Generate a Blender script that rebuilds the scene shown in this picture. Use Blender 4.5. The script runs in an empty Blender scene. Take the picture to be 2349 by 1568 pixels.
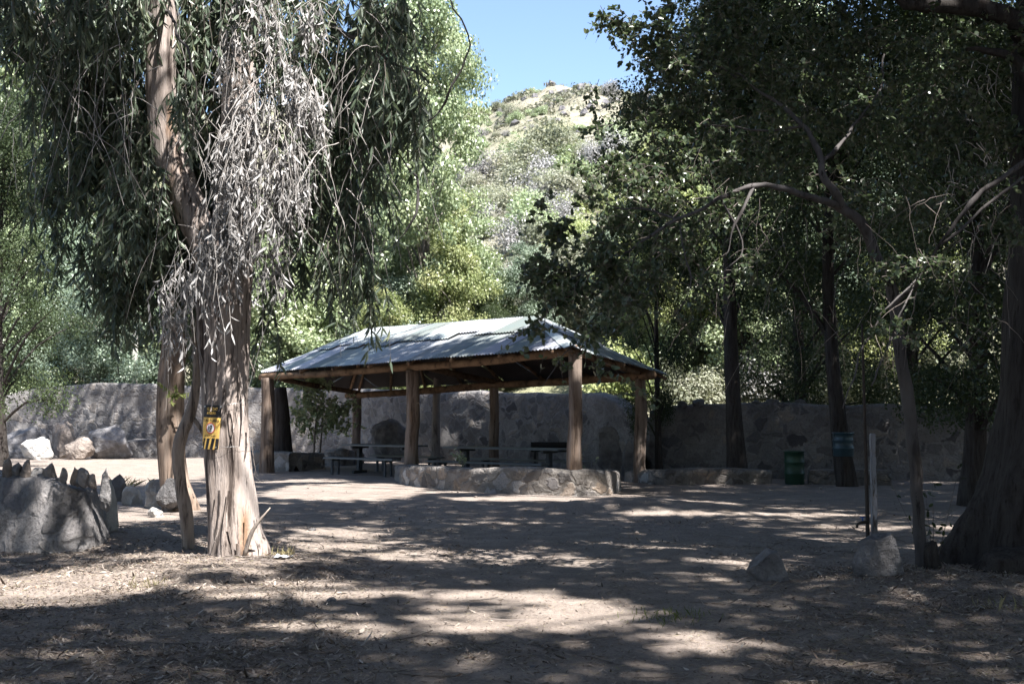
import bpy, bmesh, math, random
import numpy as np
from mathutils import Vector
R = math.radians
rng = np.random.default_rng(7)
random.seed(7)
scene = bpy.context.scene
col = scene.collection

# ---------------------------------------------------------------- camera
CAM_H, PITCH, LENS = 1.6, math.atan(70.4 / 1137.8), 40.0
cam = bpy.data.cameras.new("camera")
cam.lens, cam.sensor_width, cam.clip_end, cam.clip_start = LENS, 36, 2000, 0.1
cam.dof.use_dof, cam.dof.focus_distance, cam.dof.aperture_fstop = True, 12.5, 5.0
camo = bpy.data.objects.new("camera", cam); col.objects.link(camo)
camo.location = (0, 0, CAM_H); camo.rotation_euler = (R(90) + PITCH, 0, 0)
scene.camera = camo
# ---------------------------------------------------------------- sky, sun, exposure
SUN_EL, SUN_AZ = R(57), R(138)            # azimuth clockwise from +Y: behind the camera, to the right
SUN = np.array([math.sin(SUN_AZ) * math.cos(SUN_EL), math.cos(SUN_AZ) * math.cos(SUN_EL), math.sin(SUN_EL)])
w = bpy.data.worlds.new("World"); scene.world = w; w.use_nodes = True
nt = w.node_tree; sky = nt.nodes.new("ShaderNodeTexSky")
sky.sky_type = 'NISHITA'; sky.sun_disc = False; sky.sun_elevation = SUN_EL; sky.sun_rotation = SUN_AZ
sky.altitude = 900; sky.air_density = 1.0; sky.dust_density = 1.3
nt.links.new(sky.outputs[0], nt.nodes['Background'].inputs[0]); nt.nodes['Background'].inputs[1].default_value = 0.085
sl = bpy.data.lights.new("sun", 'SUN'); sl.energy = 5.0; sl.angle = R(0.55); sl.color = (1.0, 0.96, 0.92)
so = bpy.data.objects.new("sun", sl); col.objects.link(so)
so.rotation_euler = Vector(SUN).to_track_quat('Z', 'Y').to_euler(); so.location = (20, -20, 40)
scene.view_settings.view_transform = 'Standard'; scene.view_settings.look = 'None'
scene.view_settings.exposure = 1.9; scene.view_settings.gamma = 1.0
scene.cycles.use_denoising = True
scene.cycles.max_bounces = 6; scene.cycles.diffuse_bounces = 2; scene.cycles.transmission_bounces = 3
scene.cycles.transparent_max_bounces = 4; scene.cycles.glossy_bounces = 2

# ---------------------------------------------------------------- measuring helpers (2349-wide reading of the photo)
K = 0.4359; F = 1137.8
def P(x, y, d):
    u = (x * K - 512) / F; v = (341.5 - y * K) / F
    dy = math.cos(PITCH) - v * math.sin(PITCH); dz = math.sin(PITCH) + v * math.cos(PITCH)
    t = d / dy
    return np.array([u * t, d, CAM_H + dz * t])
def Gd(x, y, z=0.0):
    v = (341.5 - y * K) / F
    dy = math.cos(PITCH) - v * math.sin(PITCH); dz = math.sin(PITCH) + v * math.cos(PITCH)
    return P(x, y, (z - CAM_H) / dz * dy)
def S(px, d): return px * K * d / F

# ---------------------------------------------------------------- noise
def _h(i, s=0):
    i = (i.astype(np.int64) * 374761393 + s * 668265263) & 0x7fffffff
    i = ((i ^ (i >> 13)) * 1274126177) & 0x7fffffff
    return ((i ^ (i >> 16)) & 0xffff) / 65535.0
def vn(p, seed=0):
    p = np.asarray(p, float); i = np.floor(p).astype(np.int64); f = p - i; f = f * f * (3 - 2 * f)
    def L(a, b, c):
        return _h((i[:, 0] + a) * 1 + (i[:, 1] + b) * 157 + (i[:, 2] + c) * 24593, seed)
    x0 = [[L(0, b, c) * (1 - f[:, 0]) + L(1, b, c) * f[:, 0] for b in (0, 1)] for c in (0, 1)]
    y0 = [x0[c][0] * (1 - f[:, 1]) + x0[c][1] * f[:, 1] for c in (0, 1)]
    return (y0[0] * (1 - f[:, 2]) + y0[1] * f[:, 2]) * 2 - 1
def fbm(p, o=4, seed=0):
    p = np.asarray(p, float); r = 0; a = 1; t = 0
    for k in range(o):
        r = r + a * vn(p * 2 ** k + 17.3 * k, seed + k); t += a; a *= .5
    return r / t
def unit(v): return v / (np.linalg.norm(v, axis=-1, keepdims=True) + 1e-9)

# ---------------------------------------------------------------- geometry collectors
class Geo:
    def __init__(s): s.V = []; s.F = []; s.T = []; s.n = 0
    def add(s, V, Fs, tint=0.5):
        V = np.asarray(V, float).reshape(-1, 3)
        for f in (Fs if isinstance(Fs, list) else [Fs]):
            f = np.asarray(f, int)
            if len(f): s.F.append(f + s.n)
        s.T.append(np.broadcast_to(np.asarray(tint, float), (len(V),)).copy()); s.V.append(V); s.n += len(V)
    def join(s, g):
        for f in g.F: s.F.append(f + s.n)
        s.V += g.V; s.T += g.T; s.n += g.n
def thing(name, label, cat, loc, group=None, rotz=0):
    o = bpy.data.objects.new(name, None); col.objects.link(o); o.location = [float(c) for c in loc]
    o.empty_display_size = .2; o.rotation_euler = (0, 0, rotz)
    o['label'] = label; o['category'] = cat
    if group: o['group'] = group
    return o
def tag(o, label=None, cat=None, group=None, kind=None):
    if label: o['label'] = label
    if cat: o['category'] = cat
    if group: o['group'] = group
    if kind: o['kind'] = kind
    return o
def obj(name, g, m, parent=None, loc=None, smooth=True, world=True):
    """one mesh object; geometry is given in world space (world=True) or local to parent/loc"""
    V = np.concatenate(g.V); T = np.concatenate(g.T)
    off = np.zeros(3)
    if world:
        q = parent
        while q is not None: off = off + np.array(q.location); q = q.parent
        if loc is not None and parent is None: off = np.array(loc, float)
    V = V - off
    me = bpy.data.meshes.new(name); me.vertices.add(len(V)); me.vertices.foreach_set('co', V.astype(np.float32).ravel())
    loops = np.concatenate([f.ravel() for f in g.F]); tot = np.concatenate([np.full(len(f), f.shape[1]) for f in g.F])
    me.loops.add(len(loops)); me.loops.foreach_set('vertex_index', loops.astype(np.int32))
    me.polygons.add(len(tot)); st = np.concatenate([[0], np.cumsum(tot)[:-1]])
    me.polygons.foreach_set('loop_start', st.astype(np.int32)); me.polygons.foreach_set('loop_total', tot.astype(np.int32))
    me.polygons.foreach_set('use_smooth', np.full(len(tot), smooth))
    a = me.attributes.new('tint', 'FLOAT', 'POINT'); a.data.foreach_set('value', T.astype(np.float32))
    me.update(calc_edges=True); me.materials.append(m)
    o = bpy.data.objects.new(name, me); col.objects.link(o)
    if parent is not None: o.parent = parent
    elif loc is not None: o.location = [float(c) for c in loc]
    return o
def dup(root, loc, rotz=0, scale=1, label=None, group=None):
    r = root.copy(); col.objects.link(r); r.location = [float(c) for c in loc]; r.rotation_euler = (0, 0, rotz)
    r.scale = (scale,) * 3 if np.isscalar(scale) else scale
    if label: r['label'] = label
    if group: r['group'] = group
    for ch in list(root.children):
        c = ch.copy(); col.objects.link(c); c.parent = r
        for q in list(ch.children):
            d = q.copy(); col.objects.link(d); d.parent = c
    return r

def resample(pts, step):
    pts = np.asarray(pts, float); n = len(pts)
    if n > 2:                                     # Catmull-Rom
        ext = np.vstack([2 * pts[0] - pts[1], pts, 2 * pts[-1] - pts[-2]]); out = []
        for i in range(n - 1):
            p0, p1, p2, p3 = ext[i:i + 4]; m = max(2, int(np.linalg.norm((p2 - p1)[:3]) / step))
            t = np.linspace(0, 1, m, endpoint=False)[:, None]
            out.append(.5 * (2 * p1 + (p2 - p0) * t + (2 * p0 - 5 * p1 + 4 * p2 - p3) * t ** 2 + (3 * p1 - p0 - 3 * p2 + p3) * t ** 3))
        return np.vstack(out + [pts[-1:]])
    m = max(2, int(np.linalg.norm((pts[1] - pts[0])[:3]) / step) + 1); t = np.linspace(0, 1, m)[:, None]
    return pts[0] * (1 - t) + pts[1] * t
def tube(g, pts, sides=10, step=.12, rough=0.0, freq=(6, 6, .8), flare=None, tint=.5, seed=0, cap=True, wob=0.0):
    """pts rows (x,y,z,r): a tapered tube with optional vertical ridges"""
    p = resample(pts, step); C = p[:, :3].copy()
    if wob:
        e = np.minimum(np.arange(len(C)), 6)[:, None] / 6; C += e * wob * np.stack([fbm(C * 2.2 + 9 * k + seed, 3, 60 + k) for k in range(3)], -1)
    r = np.maximum(p[:, 3], .001)
    t = unit(np.gradient(C, axis=0)); up = np.array([1.0, 0, 0]) if abs(t[0, 0]) < .9 else np.array([0, 1.0, 0])
    a = np.zeros_like(C); b = np.zeros_like(C)
    for i in range(len(C)):
        a[i] = up - t[i] * np.dot(up, t[i]); a[i] /= np.linalg.norm(a[i]) + 1e-9; b[i] = np.cross(t[i], a[i]); up = a[i]
    th = np.linspace(0, 2 * np.pi, sides, endpoint=False)
    rr = np.repeat(r[:, None], sides, 1)
    if flare is not None: rr = rr * flare(th[None, :], C[:, 2:3])
    D = a[:, None, :] * np.cos(th)[None, :, None] + b[:, None, :] * np.sin(th)[None, :, None]
    V = C[:, None, :] + D * rr[..., None]
    if rough:
        q = V.reshape(-1, 3) * np.array(freq)
        V = V + D * ((fbm(q, 4, seed) * rough).reshape(len(C), sides, 1)) * np.minimum(1, rr / rr.max() * 1.5)[..., None]
    n, m = len(C), sides; idx = np.arange(n * m).reshape(n, m)
    q = np.stack([idx[:-1], np.roll(idx[:-1], -1, 1), np.roll(idx[1:], -1, 1), idx[1:]], -1).reshape(-1, 4)
    V = V.reshape(-1, 3); Fs = [q]
    if cap:
        V = np.vstack([V, C[:1], C[-1:]])
        for row, c, fl in ((idx[0], n * m, 1), (idx[-1], n * m + 1, 0)):
            tr = np.stack([np.full(m, c), np.roll(row, -1) if fl else row, row if fl else np.roll(row, -1)], -1); Fs.append(tr)
    g.add(V, Fs, tint)
def twigs(g, Pn, Rn, tint=.5):
    """many thin three-sided twigs at once: Pn (N,K,3), Rn (N,K)"""
    N, k, _ = Pn.shape
    if N == 0: return
    t = unit(Pn[:, -1] - Pn[:, 0]); u = unit(np.cross(t, unit(rng.normal(size=(N, 3))))); v = np.cross(t, u)
    an = np.array([0, 2.094, 4.189])
    D = u[:, None, :] * np.cos(an)[None, :, None] + v[:, None, :] * np.sin(an)[None, :, None]
    V = Pn[:, :, None, :] + D[:, None] * Rn[:, :, None, None]
    idx = np.arange(N * k * 3).reshape(N, k, 3)
    q = np.stack([idx[:, :-1], np.roll(idx[:, :-1], -1, 2), np.roll(idx[:, 1:], -1, 2), idx[:, 1:]], -1).reshape(-1, 4)
    g.add(V.reshape(-1, 3), q, tint)
def leaves(g, C, D, N, L, W, kind='oval', tint=None, curl=.25):
    n = len(C)
    if n == 0: return
    D = unit(D); Sx = unit(np.cross(D, N)); N = np.cross(Sx, D)
    L = np.broadcast_to(L, (n,))[:, None]; W = np.broadcast_to(W, (n,))[:, None]
    tint = rng.random(n) if tint is None else np.broadcast_to(tint, (n,))
    if kind == 'quad':
        V = np.stack([C, C + D * L * .45 + Sx * W * .5 + N * W * .15, C + D * L, C + D * L * .45 - Sx * W * .5 + N * W * .15], 1)
        i = np.arange(n)[:, None] * 4
        g.add(V.reshape(-1, 3), [np.hstack([i, i + 1, i + 2, i + 3])], np.repeat(tint, 4)); return
    cv = rng.normal(0, curl, (n, 1))
    def at(t, s, lift=0): return C + D * L * t + Sx * W * s + N * (L * cv * t * t + W * lift)
    if kind == 'lance': V = np.stack([at(0, 0), at(.28, .45, .12), at(.66, .36, .1), at(1, 0), at(.66, -.36, .1), at(.28, -.45, .12)], 1)
    else: V = np.stack([at(0, 0), at(.3, .5, .15), at(.74, .4, .12), at(1, 0), at(.74, -.4, .12), at(.3, -.5, .15)], 1)
    i = np.arange(n)[:, None] * 6
    f = np.vstack([np.hstack([i, i + 1, i + 2, i + 3]), np.hstack([i, i + 3, i + 4, i + 5])])
    g.add(V.reshape(-1, 3), [f], np.repeat(tint, 6))

# ---------------------------------------------------------------- materials
class NT:
    def __init__(s, name):
        s.m = bpy.data.materials.new(name); s.m.use_nodes = True; s.t = s.m.node_tree
        s.b = s.t.nodes['Principled BSDF']; s.out = s.t.nodes['Material Output']
    def n(s, typ, ins=None, **props):
        x = s.t.nodes.new('ShaderNode' + typ)
        for k, v in props.items(): setattr(x, k, v)
        for k, v in (ins or {}).items():
            sock = x.inputs[k]
            if isinstance(v, bpy.types.NodeSocket): s.t.links.new(v, sock)
            elif isinstance(v, bpy.types.Node): s.t.links.new(v.outputs[0], sock)
            else: sock.default_value = v
        return x
    def link(s, a, b): s.t.links.new(a if isinstance(a, bpy.types.NodeSocket) else a.outputs[0], b)
    def coord(s, scale=(1, 1, 1), kind='Object', warp=0, wscale=2):
        c = s.n('TexCoord').outputs[kind]
        if warp:
            nz = s.n('TexNoise', {'Vector': c, 'Scale': wscale, 'Detail': 3})
            c = s.n('VectorMath', {0: c, 1: s.n('VectorMath', {0: s.n('VectorMath', {0: nz.outputs['Color'], 1: (.5, .5, .5)}, operation='SUBTRACT'), 1: (warp,) * 3}, operation='MULTIPLY')}, operation='ADD')
        return s.n('Mapping', {'Vector': c, 'Scale': scale})
    def noise(s, v, scale, detail=5, rough=.6):
        return s.n('TexNoise', {'Vector': v, 'Scale': scale, 'Detail': detail, 'Roughness': rough}).outputs['Fac']
    def ramp(s, f, stops):
        x = s.n('ValToRGB', {'Fac': f}); e = x.color_ramp.elements
        while len(e) < len(stops): e.new(.5)
        for q, (p, c) in zip(e, stops):
            q.position = p; q.color = (*c, 1) if len(c) == 3 else c
        return x.outputs[0]
    def mix(s, f, a, b, mode='MIX'):
        x = s.n('Mix', data_type='RGBA', blend_type=mode)
        for sock, v in ((x.inputs['Factor'], f), (x.inputs[6], a), (x.inputs[7], b)):
            if isinstance(v, (bpy.types.NodeSocket, bpy.types.Node)): s.link(v, sock)
            else: sock.default_value = v if np.isscalar(v) else ((*v, 1) if len(v) == 3 else v)
        return x.outputs[2]
    def bump(s, h, strength=.5, dist=.02, prev=None):
        x = s.n('Bump', {'Height': h, 'Strength': strength, 'Distance': dist})
        if prev is not None: s.link(prev, x.inputs['Normal'])
        return x.outputs[0]
    def fin(s, color, rough=.85, normal=None, spec=.25, metal=0):
        for k, v in (('Base Color', color), ('Roughness', rough), ('Specular IOR Level', spec), ('Metallic', metal)):
            if isinstance(v, (bpy.types.NodeSocket, bpy.types.Node)): s.link(v, s.b.inputs[k])
            else: s.b.inputs[k].default_value = v if np.isscalar(v) else (*v, 1)
        if normal is not None: s.link(normal, s.b.inputs['Normal'])
        return s.m
    def tint(s): return s.n('Attribute', attribute_name='tint').outputs['Fac']

def leaf_mat(name, cols, trans=.35, rough=.5, spec=.3, tcol=1.35):
    t = NT(name); f = t.tint()
    rnd = t.n('ObjectInfo').outputs['Random']
    c = t.ramp(f, [(i / (len(cols) - 1), c) for i, c in enumerate(cols)])
    hs = t.n('HueSaturation', {'Hue': .5, 'Value': t.n('MapRange', {'Value': rnd, 'To Min': .88, 'To Max': 1.12}).outputs[0], 'Color': c}).outputs[0]
    t.fin(hs, rough, None, spec)
    tr = t.n('BsdfTranslucent', {'Color': t.mix(1.0, hs, (tcol * .92, tcol * .94, .95), 'MULTIPLY')})
    mx = t.n('MixShader', {0: trans, 1: t.b.outputs[0], 2: tr.outputs[0]}); t.link(mx, t.out.inputs[0])
    return t.m
def simple(name, c, rough=.7, metal=0, spec=.3, var=.25, scale=6, bump=0.0):
    t = NT(name); v = t.coord(); n = t.noise(v, scale, 6)
    cc = t.mix(n, [k * (1 - var) for k in c], [min(1, k * (1 + var)) for k in c])
    return t.fin(cc, rough, t.bump(t.noise(v, scale * 8), bump, .01) if bump else None, spec, metal)

def bark_mat(name, pale, mid, dark, orange=None, fx=9, fz=.7, crack=.5, depth=.03):
    t = NT(name); v = t.coord((fx, fx, fz), warp=.12, wscale=1.6); v2 = t.coord((fx * 2.6, fx * 2.6, fz * 1.6), warp=.05, wscale=3)
    n1 = t.noise(v, 1.0, 6, .62); n2 = t.noise(v2, 1.0, 5, .7)
    c = t.ramp(n1, [(.34, dark), (.44, mid), (.62, pale), (.8, mid)])
    if orange:
        big = t.noise(t.coord((2.6, 2.6, .5)), 1.0, 3, .5)
        c = t.mix(t.ramp(big, [(.60, (0, 0, 0)), (.68, (1, 1, 1))]), c, orange)
    cr = t.ramp(n2, [(.36, (0, 0, 0)), (.36 + .12 * crack, (1, 1, 1))])
    c = t.mix(cr, dark, c)
    h = t.n('Math', {0: n1, 1: t.n('Math', {0: n2, 1: .6}, operation='MULTIPLY')}, operation='ADD')
    return t.fin(c, .9, t.bump(h, .9, depth), .1)

def rock_mat(name, base, dark, light, scale=3):
    t = NT(name); v = t.coord(warp=.1, wscale=3); n = t.noise(v, scale, 8, .62); n2 = t.noise(v, scale * 5, 6, .7)
    c = t.ramp(n, [(.3, dark), (.5, base), (.68, light)]); c = t.mix(t.ramp(n2, [(.3, (0, 0, 0)), (.5, (1, 1, 1))]), t.mix(.5, c, dark), c)
    return t.fin(c, .88, t.bump(n2, .9, .05, t.bump(n, .8, .12)), .2)

def masonry_mat(name, stones, mortar, scale=2.2, joint=.06, show=.6, stretch=1.25):
    """rough cement with field stones showing through in places"""
    t = NT(name); v = t.coord((1, 1, stretch), warp=.5, wscale=2.6)
    vo = t.n('TexVoronoi', {'Vector': v, 'Scale': scale, 'Randomness': 1.0}, feature='SMOOTH_F1'); vo.inputs['Smoothness'].default_value = .12
    ed = t.n('TexVoronoi', {'Vector': v, 'Scale': scale, 'Randomness': 1.0}, feature='DISTANCE_TO_EDGE').outputs['Distance']
    sp = t.n('SeparateColor', {0: vo.outputs['Color']}); n = t.noise(v, 7, 9, .68); nf = t.noise(t.coord(), 30, 6, .7)
    c = t.ramp(sp.outputs[0], [(i / (len(stones) - 1), s_) for i, s_ in enumerate(stones)])
    shown = t.ramp(t.n('Math', {0: sp.outputs[1], 1: t.n('Math', {0: n, 1: .5}, operation='MULTIPLY')}, operation='ADD'), [(1.02 - show * .75, (0, 0, 0)), (1.1 - show * .75, (1, 1, 1))])
    e = t.ramp(t.n('Math', {0: ed, 1: t.n('Math', {0: nf, 1: .05}, operation='MULTIPLY')}, operation='SUBTRACT'), [(joint * .3, (0, 0, 0)), (joint * 1.6, (1, 1, 1))])
    m = t.n('Math', {0: shown, 1: e}, operation='MULTIPLY')
    mo = t.mix(t.ramp(n, [(.3, (0, 0, 0)), (.7, (1, 1, 1))]), [k * .6 for k in mortar], mortar)
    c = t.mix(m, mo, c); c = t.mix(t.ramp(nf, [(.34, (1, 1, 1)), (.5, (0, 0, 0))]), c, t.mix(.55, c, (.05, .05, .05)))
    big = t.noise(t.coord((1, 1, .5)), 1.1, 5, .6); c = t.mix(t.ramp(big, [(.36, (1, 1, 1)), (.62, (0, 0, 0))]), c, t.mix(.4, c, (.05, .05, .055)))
    h = t.n('Math', {0: t.n('Math', {0: m, 1: .5}, operation='MULTIPLY'), 1: n}, operation='ADD')
    return t.fin(c, .93, t.bump(nf, .5, .02, t.bump(h, .8, .07)), .12)

def ground_mat():
    t = NT('dirt'); v = t.coord(kind='Object')
    big = t.noise(v, .35, 5, .6); mid = t.noise(v, 2.2, 6, .65); fine = t.noise(v, 28, 6, .7); grit = t.noise(v, 90, 3, .7)
    c = t.ramp(mid, [(.3, (.175, .146, .122)), (.5, (.255, .215, .183)), (.7, (.335, .287, .248))])
    c = t.mix(t.ramp(big, [(.4, (0, 0, 0)), (.62, (1, 1, 1))]), c, t.mix(.5, c, (.22, .185, .165)))
    c = t.mix(t.ramp(fine, [(.35, (1, 1, 1)), (.5, (0, 0, 0))]), c, t.mix(.6, c, (.10, .08, .07)))
    c = t.mix(t.ramp(grit, [(.6, (0, 0, 0)), (.7, (1, 1, 1))]), c, (.42, .38, .345))
    vo = t.n('TexVoronoi', {'Vector': v, 'Scale': 34.0}); peb = t.ramp(vo.outputs['Distance'], [(.12, (1, 1, 1)), (.3, (0, 0, 0))])
    nb = t.bump(mid, .5, .10); nb = t.bump(fine, .7, .03, nb); nb = t.bump(grit, .5, .012, nb); nb = t.bump(peb, .35, .012, nb)
    return t.fin(c, .95, nb, .1)
def hill_mat():
    t = NT('dry_grass_hill'); v = t.coord(kind='Object')
    n1 = t.noise(v, .03, 6, .6); n2 = t.noise(v, .25, 6, .7); n3 = t.noise(v, 1.6, 5, .7)
    c = t.ramp(n2, [(.3, (.17, .165, .12)), (.5, (.255, .24, .18)), (.7, (.34, .315, .255))])
    c = t.mix(t.ramp(n1, [(.45, (0, 0, 0)), (.6, (1, 1, 1))]), c, (.22, .225, .13))
    c = t.mix(t.ramp(n3, [(.3, (1, 1, 1)), (.5, (0, 0, 0))]), c, (.12, .11, .085))
    return t.fin(c, .95, t.bump(n3, .8, .4, t.bump(n2, .6, 1.5)), .05)

M_ground = ground_mat(); M_hill = hill_mat()
M_euc = bark_mat('eucalyptus_bark', (.43, .375, .345), (.31, .26, .23), (.05, .038, .033), (.31, .195, .12), 8, .5, .95, .055)
M_dark = bark_mat('dark_bark', (.06, .054, .05), (.042, .037, .034), (.025, .02, .018), None, 12, 1.6, .8, .03)
M_grey = bark_mat('grey_smooth_bark', (.25, .225, .205), (.2, .175, .16), (.08, .07, .065), None, 5, 1.2, .3, .01)
M_slender = bark_mat('slender_bark', (.105, .098, .096), (.075, .068, .066), (.03, .027, .026), None, 5, 1.2, .3, .01)
M_dead = bark_mat('dead_wood', (.36, .31, .27), (.25, .21, .18), (.05, .042, .038), None, 14, 1.0, .7, .02)
M_log = bark_mat('post_log', (.22, .178, .15), (.135, .10, .078), (.045, .033, .027), (.19, .125, .08), 9, .7, .5, .02)
M_beam = bark_mat('beam_log', (.19, .125, .08), (.12, .078, .05), (.05, .033, .024), None, 4, 4, .4, .012)
M_rock = rock_mat('grey_rock', (.19, .185, .19), (.085, .082, .084), (.30, .29, .29))
M_rockw = rock_mat('pale_rock', (.50, .49, .47), (.30, .29, .28), (.62, .60, .57))
M_rockb = rock_mat('brown_rock', (.27, .23, .20), (.12, .10, .09), (.38, .33, .29))
M_rockd = rock_mat('dark_rock', (.13, .125, .125), (.06, .058, .058), (.22, .21, .21))
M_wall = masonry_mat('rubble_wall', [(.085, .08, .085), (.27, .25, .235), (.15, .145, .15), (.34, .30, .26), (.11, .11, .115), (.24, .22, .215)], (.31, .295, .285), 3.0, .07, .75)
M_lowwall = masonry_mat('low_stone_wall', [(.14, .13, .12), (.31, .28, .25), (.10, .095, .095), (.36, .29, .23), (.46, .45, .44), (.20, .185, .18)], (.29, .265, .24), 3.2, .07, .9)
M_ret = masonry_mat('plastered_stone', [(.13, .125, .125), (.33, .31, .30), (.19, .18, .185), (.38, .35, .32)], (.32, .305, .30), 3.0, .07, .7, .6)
M_lance = leaf_mat('eucalyptus_leaf', [(.06, .085, .055), (.095, .125, .085), (.13, .16, .12), (.17, .19, .115)], .3, .38, .5)
M_deadleaf = leaf_mat('dead_leaf', [(.115, .11, .107), (.25, .243, .238), (.39, .382, .378), (.52, .51, .505)], .2, .7, .15, 1.1)
M_round = leaf_mat('round_leaf', [(.045, .068, .038), (.07, .10, .056), (.10, .13, .075), (.13, .145, .07)], .35, .3, .7)
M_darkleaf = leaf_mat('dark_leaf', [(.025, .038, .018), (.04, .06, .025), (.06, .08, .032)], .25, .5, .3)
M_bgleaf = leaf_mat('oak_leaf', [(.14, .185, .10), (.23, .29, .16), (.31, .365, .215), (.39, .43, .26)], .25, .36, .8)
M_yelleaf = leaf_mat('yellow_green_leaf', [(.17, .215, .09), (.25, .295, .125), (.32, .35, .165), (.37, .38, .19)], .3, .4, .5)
M_blueleaf = leaf_mat('acacia_leaf', [(.15, .20, .15), (.22, .285, .21), (.30, .355, .27)], .25, .42, .5)
M_greyleaf = leaf_mat('hill_scrub_leaf', [(.16, .175, .12), (.23, .245, .18), (.30, .305, .24), (.34, .325, .27)], .3, .6, .2)
M_litter = leaf_mat('leaf_litter', [(.09, .07, .055), (.17, .135, .11), (.26, .21, .17), (.38, .32, .27), (.16, .115, .08)], .1, .75, .15, 1.0)
M_straw = leaf_mat('dry_grass', [(.32, .27, .16), (.44, .38, .24), (.30, .30, .13)], .3, .7, .15, 1.1)
M_green = leaf_mat('green_grass', [(.09, .13, .035), (.15, .19, .06), (.24, .24, .10)], .35, .6, .2)
M_twig = simple('twig_bark', (.17, .145, .13), .9, var=.3, scale=3)
M_paletwig = simple('pale_dead_twig', (.36, .335, .315), .85, var=.25, scale=3)

# ================================================================ WHERE THE CLEARING IS SUNLIT
def lit(qx, qy):
    """1 where the photo's ground lies in sun, 0 in shade (coordinates: where the sun ray meets the ground)"""
    f = np.zeros(len(qx))
    def ell(x0, x1, y0, y1, s=1.0, slope=0.0):
        nonlocal f
        xm = (x0 + x1) / 2; a = Gd(x0, (y0 + y1) / 2); b = Gd(x1, (y0 + y1) / 2); n_ = Gd(xm, y1); fr = Gd(xm, y0); c = (a + b) / 2; c[1] = (n_[1] + fr[1]) / 2
        rx = (b[0] - a[0]) / 2; ry = max((fr[1] - n_[1]) / 2, .18); dx = (qx - c[0]) / rx; dy = (qy - c[1] - slope * (qx - c[0])) / ry
        f = np.maximum(f, s * np.clip(2.4 - 1.9 * np.sqrt(dx * dx + dy * dy), 0, 1))
    ell(120, 480, 1046, 1112, 1.2); ell(590, 1010, 1106, 1152, 1.1); ell(980, 1420, 1138, 1151, 1.0); ell(1400, 1720, 1144, 1168, 1.0); ell(600, 900, 1238, 1262, .9); ell(780, 1270, 1252, 1288, 1.0); ell(1240, 1400, 1278, 1300, .9)
    ell(1400, 1660, 1236, 1262, .8); ell(1560, 1900, 1276, 1300, 1.0); ell(1780, 2000, 1222, 1246, .6); ell(-200, 420, 1300, 1400, .95); ell(340, 960, 1332, 1378, .95); ell(900, 1330, 1340, 1420, .6); ell(1250, 1500, 1376, 1440, .9); ell(1440, 1740, 1440, 1505, .95)
    ell(-100, 200, 1480, 1600, .6); ell(560, 1320, 1490, 1540, .35); ell(1900, 2500, 1500, 1560, .45); ell(20, 470, 1270, 1300, .7); ell(230, 480, 1120, 1240, .8)
    # sun that reaches the eucalyptus, the wall end, the roof ridge and everything beyond
    def seg(ax, ay, bx, by, r, s=1.0):
        nonlocal f
        t = np.clip(((qx - ax) * (bx - ax) + (qy - ay) * (by - ay)) / ((bx - ax) ** 2 + (by - ay) ** 2), 0, 1); d = np.hypot(qx - ax - t * (bx - ax), qy - ay - t * (by - ay)); f = np.maximum(f, s * np.clip(1.7 - 1.2 * d / r, 0, 1))
    f = np.clip((f + .5 * fbm(np.stack([qx * .55, qy * 2.0, 0 * qx + 3], -1), 4, 71) - .42) * 3.2, 0, 1) * (f > .02)
    seg(-3.0, 12.0, -6.0, 15.8, .95, 1.0); seg(-4.4, 14.0, -6.2, 16.0, 1.5, .5); seg(.2, 21.95, .9, 21.85, .55, 1.0); seg(1.7, 21.95, 2.0, 22.0, .45, 1.0); seg(-2.0, 14, -3.8, 15.6, 1.2, .6); seg(-1.2, 27.0, -5.4, 33.4, 1.0, 1.1); seg(-6.4, 16.2, -9, 19.5, 1.5, .9); seg(-6.8, 13.0, -5.2, 13.4, .5, .5); seg(-4.8, 13.6, -4.3, 13.4, .5, .95)
    wl = np.interp(qx, [-60, -17, -5, 3.2, 12, 60], [46, 44.5, 42.5, 31.5, 29.5, 28])
    f = np.maximum(f, np.clip((qy - wl - np.where(qx < -2, -.7, .6)) / 1.2, 0, 1)); f = np.maximum(f, np.clip((-qx - 6.2) / 1.5, 0, 1) * np.clip((qy - 24) / 2, 0, 1) * np.clip((39.8 - qy) / .8, .3, 1) * .95)
    return np.clip(f, 0, 1)
# ================================================================ GROUND
def gz(x, y):
    x = np.asarray(x, float); y = np.asarray(y, float)
    p = np.stack([x, y, np.zeros_like(x)], -1).reshape(-1, 3)
    near = np.clip((40 - np.hypot(x, y)) / 20, 0, 1)
    z = .045 * fbm(p * [.55, .55, 1], 3, 3).reshape(x.shape) + .016 * fbm(p * [3, 3, 1], 3, 9).reshape(x.shape)
    z = z + .20 * np.exp(-((x - 2.0) / 1.5) ** 2 - ((y - 18.9) / .8) ** 2)            # the low dirt mound before the pavilion
    z = z + .07 * np.exp(-((x + 2.9) / 1.3) ** 2 - ((y - 12.0) / 1.0) ** 2) + .12 * np.exp(-((x - 4.6) / 1.6) ** 2 - ((y - 10.6) / 1.2) ** 2)
    z = z + .16 * np.exp(-((x + 4.4) / 1.0) ** 2 - ((y - 14.6) / 1.2) ** 2)
    return z * near
def grid(xs, ys, zf):
    X, Y = np.meshgrid(xs, ys); Z = zf(X, Y); n, m = X.shape; i = np.arange(n * m).reshape(n, m)
    return np.stack([X, Y, Z], -1).reshape(-1, 3), np.stack([i[:-1, :-1], i[:-1, 1:], i[1:, 1:], i[1:, :-1]], -1).reshape(-1, 4)
def axis(*segs):
    o = []
    for a, b, s in segs: o.append(np.arange(a, b - 1e-6, s))
    return np.concatenate(o + [[segs[-1][1]]])
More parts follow.
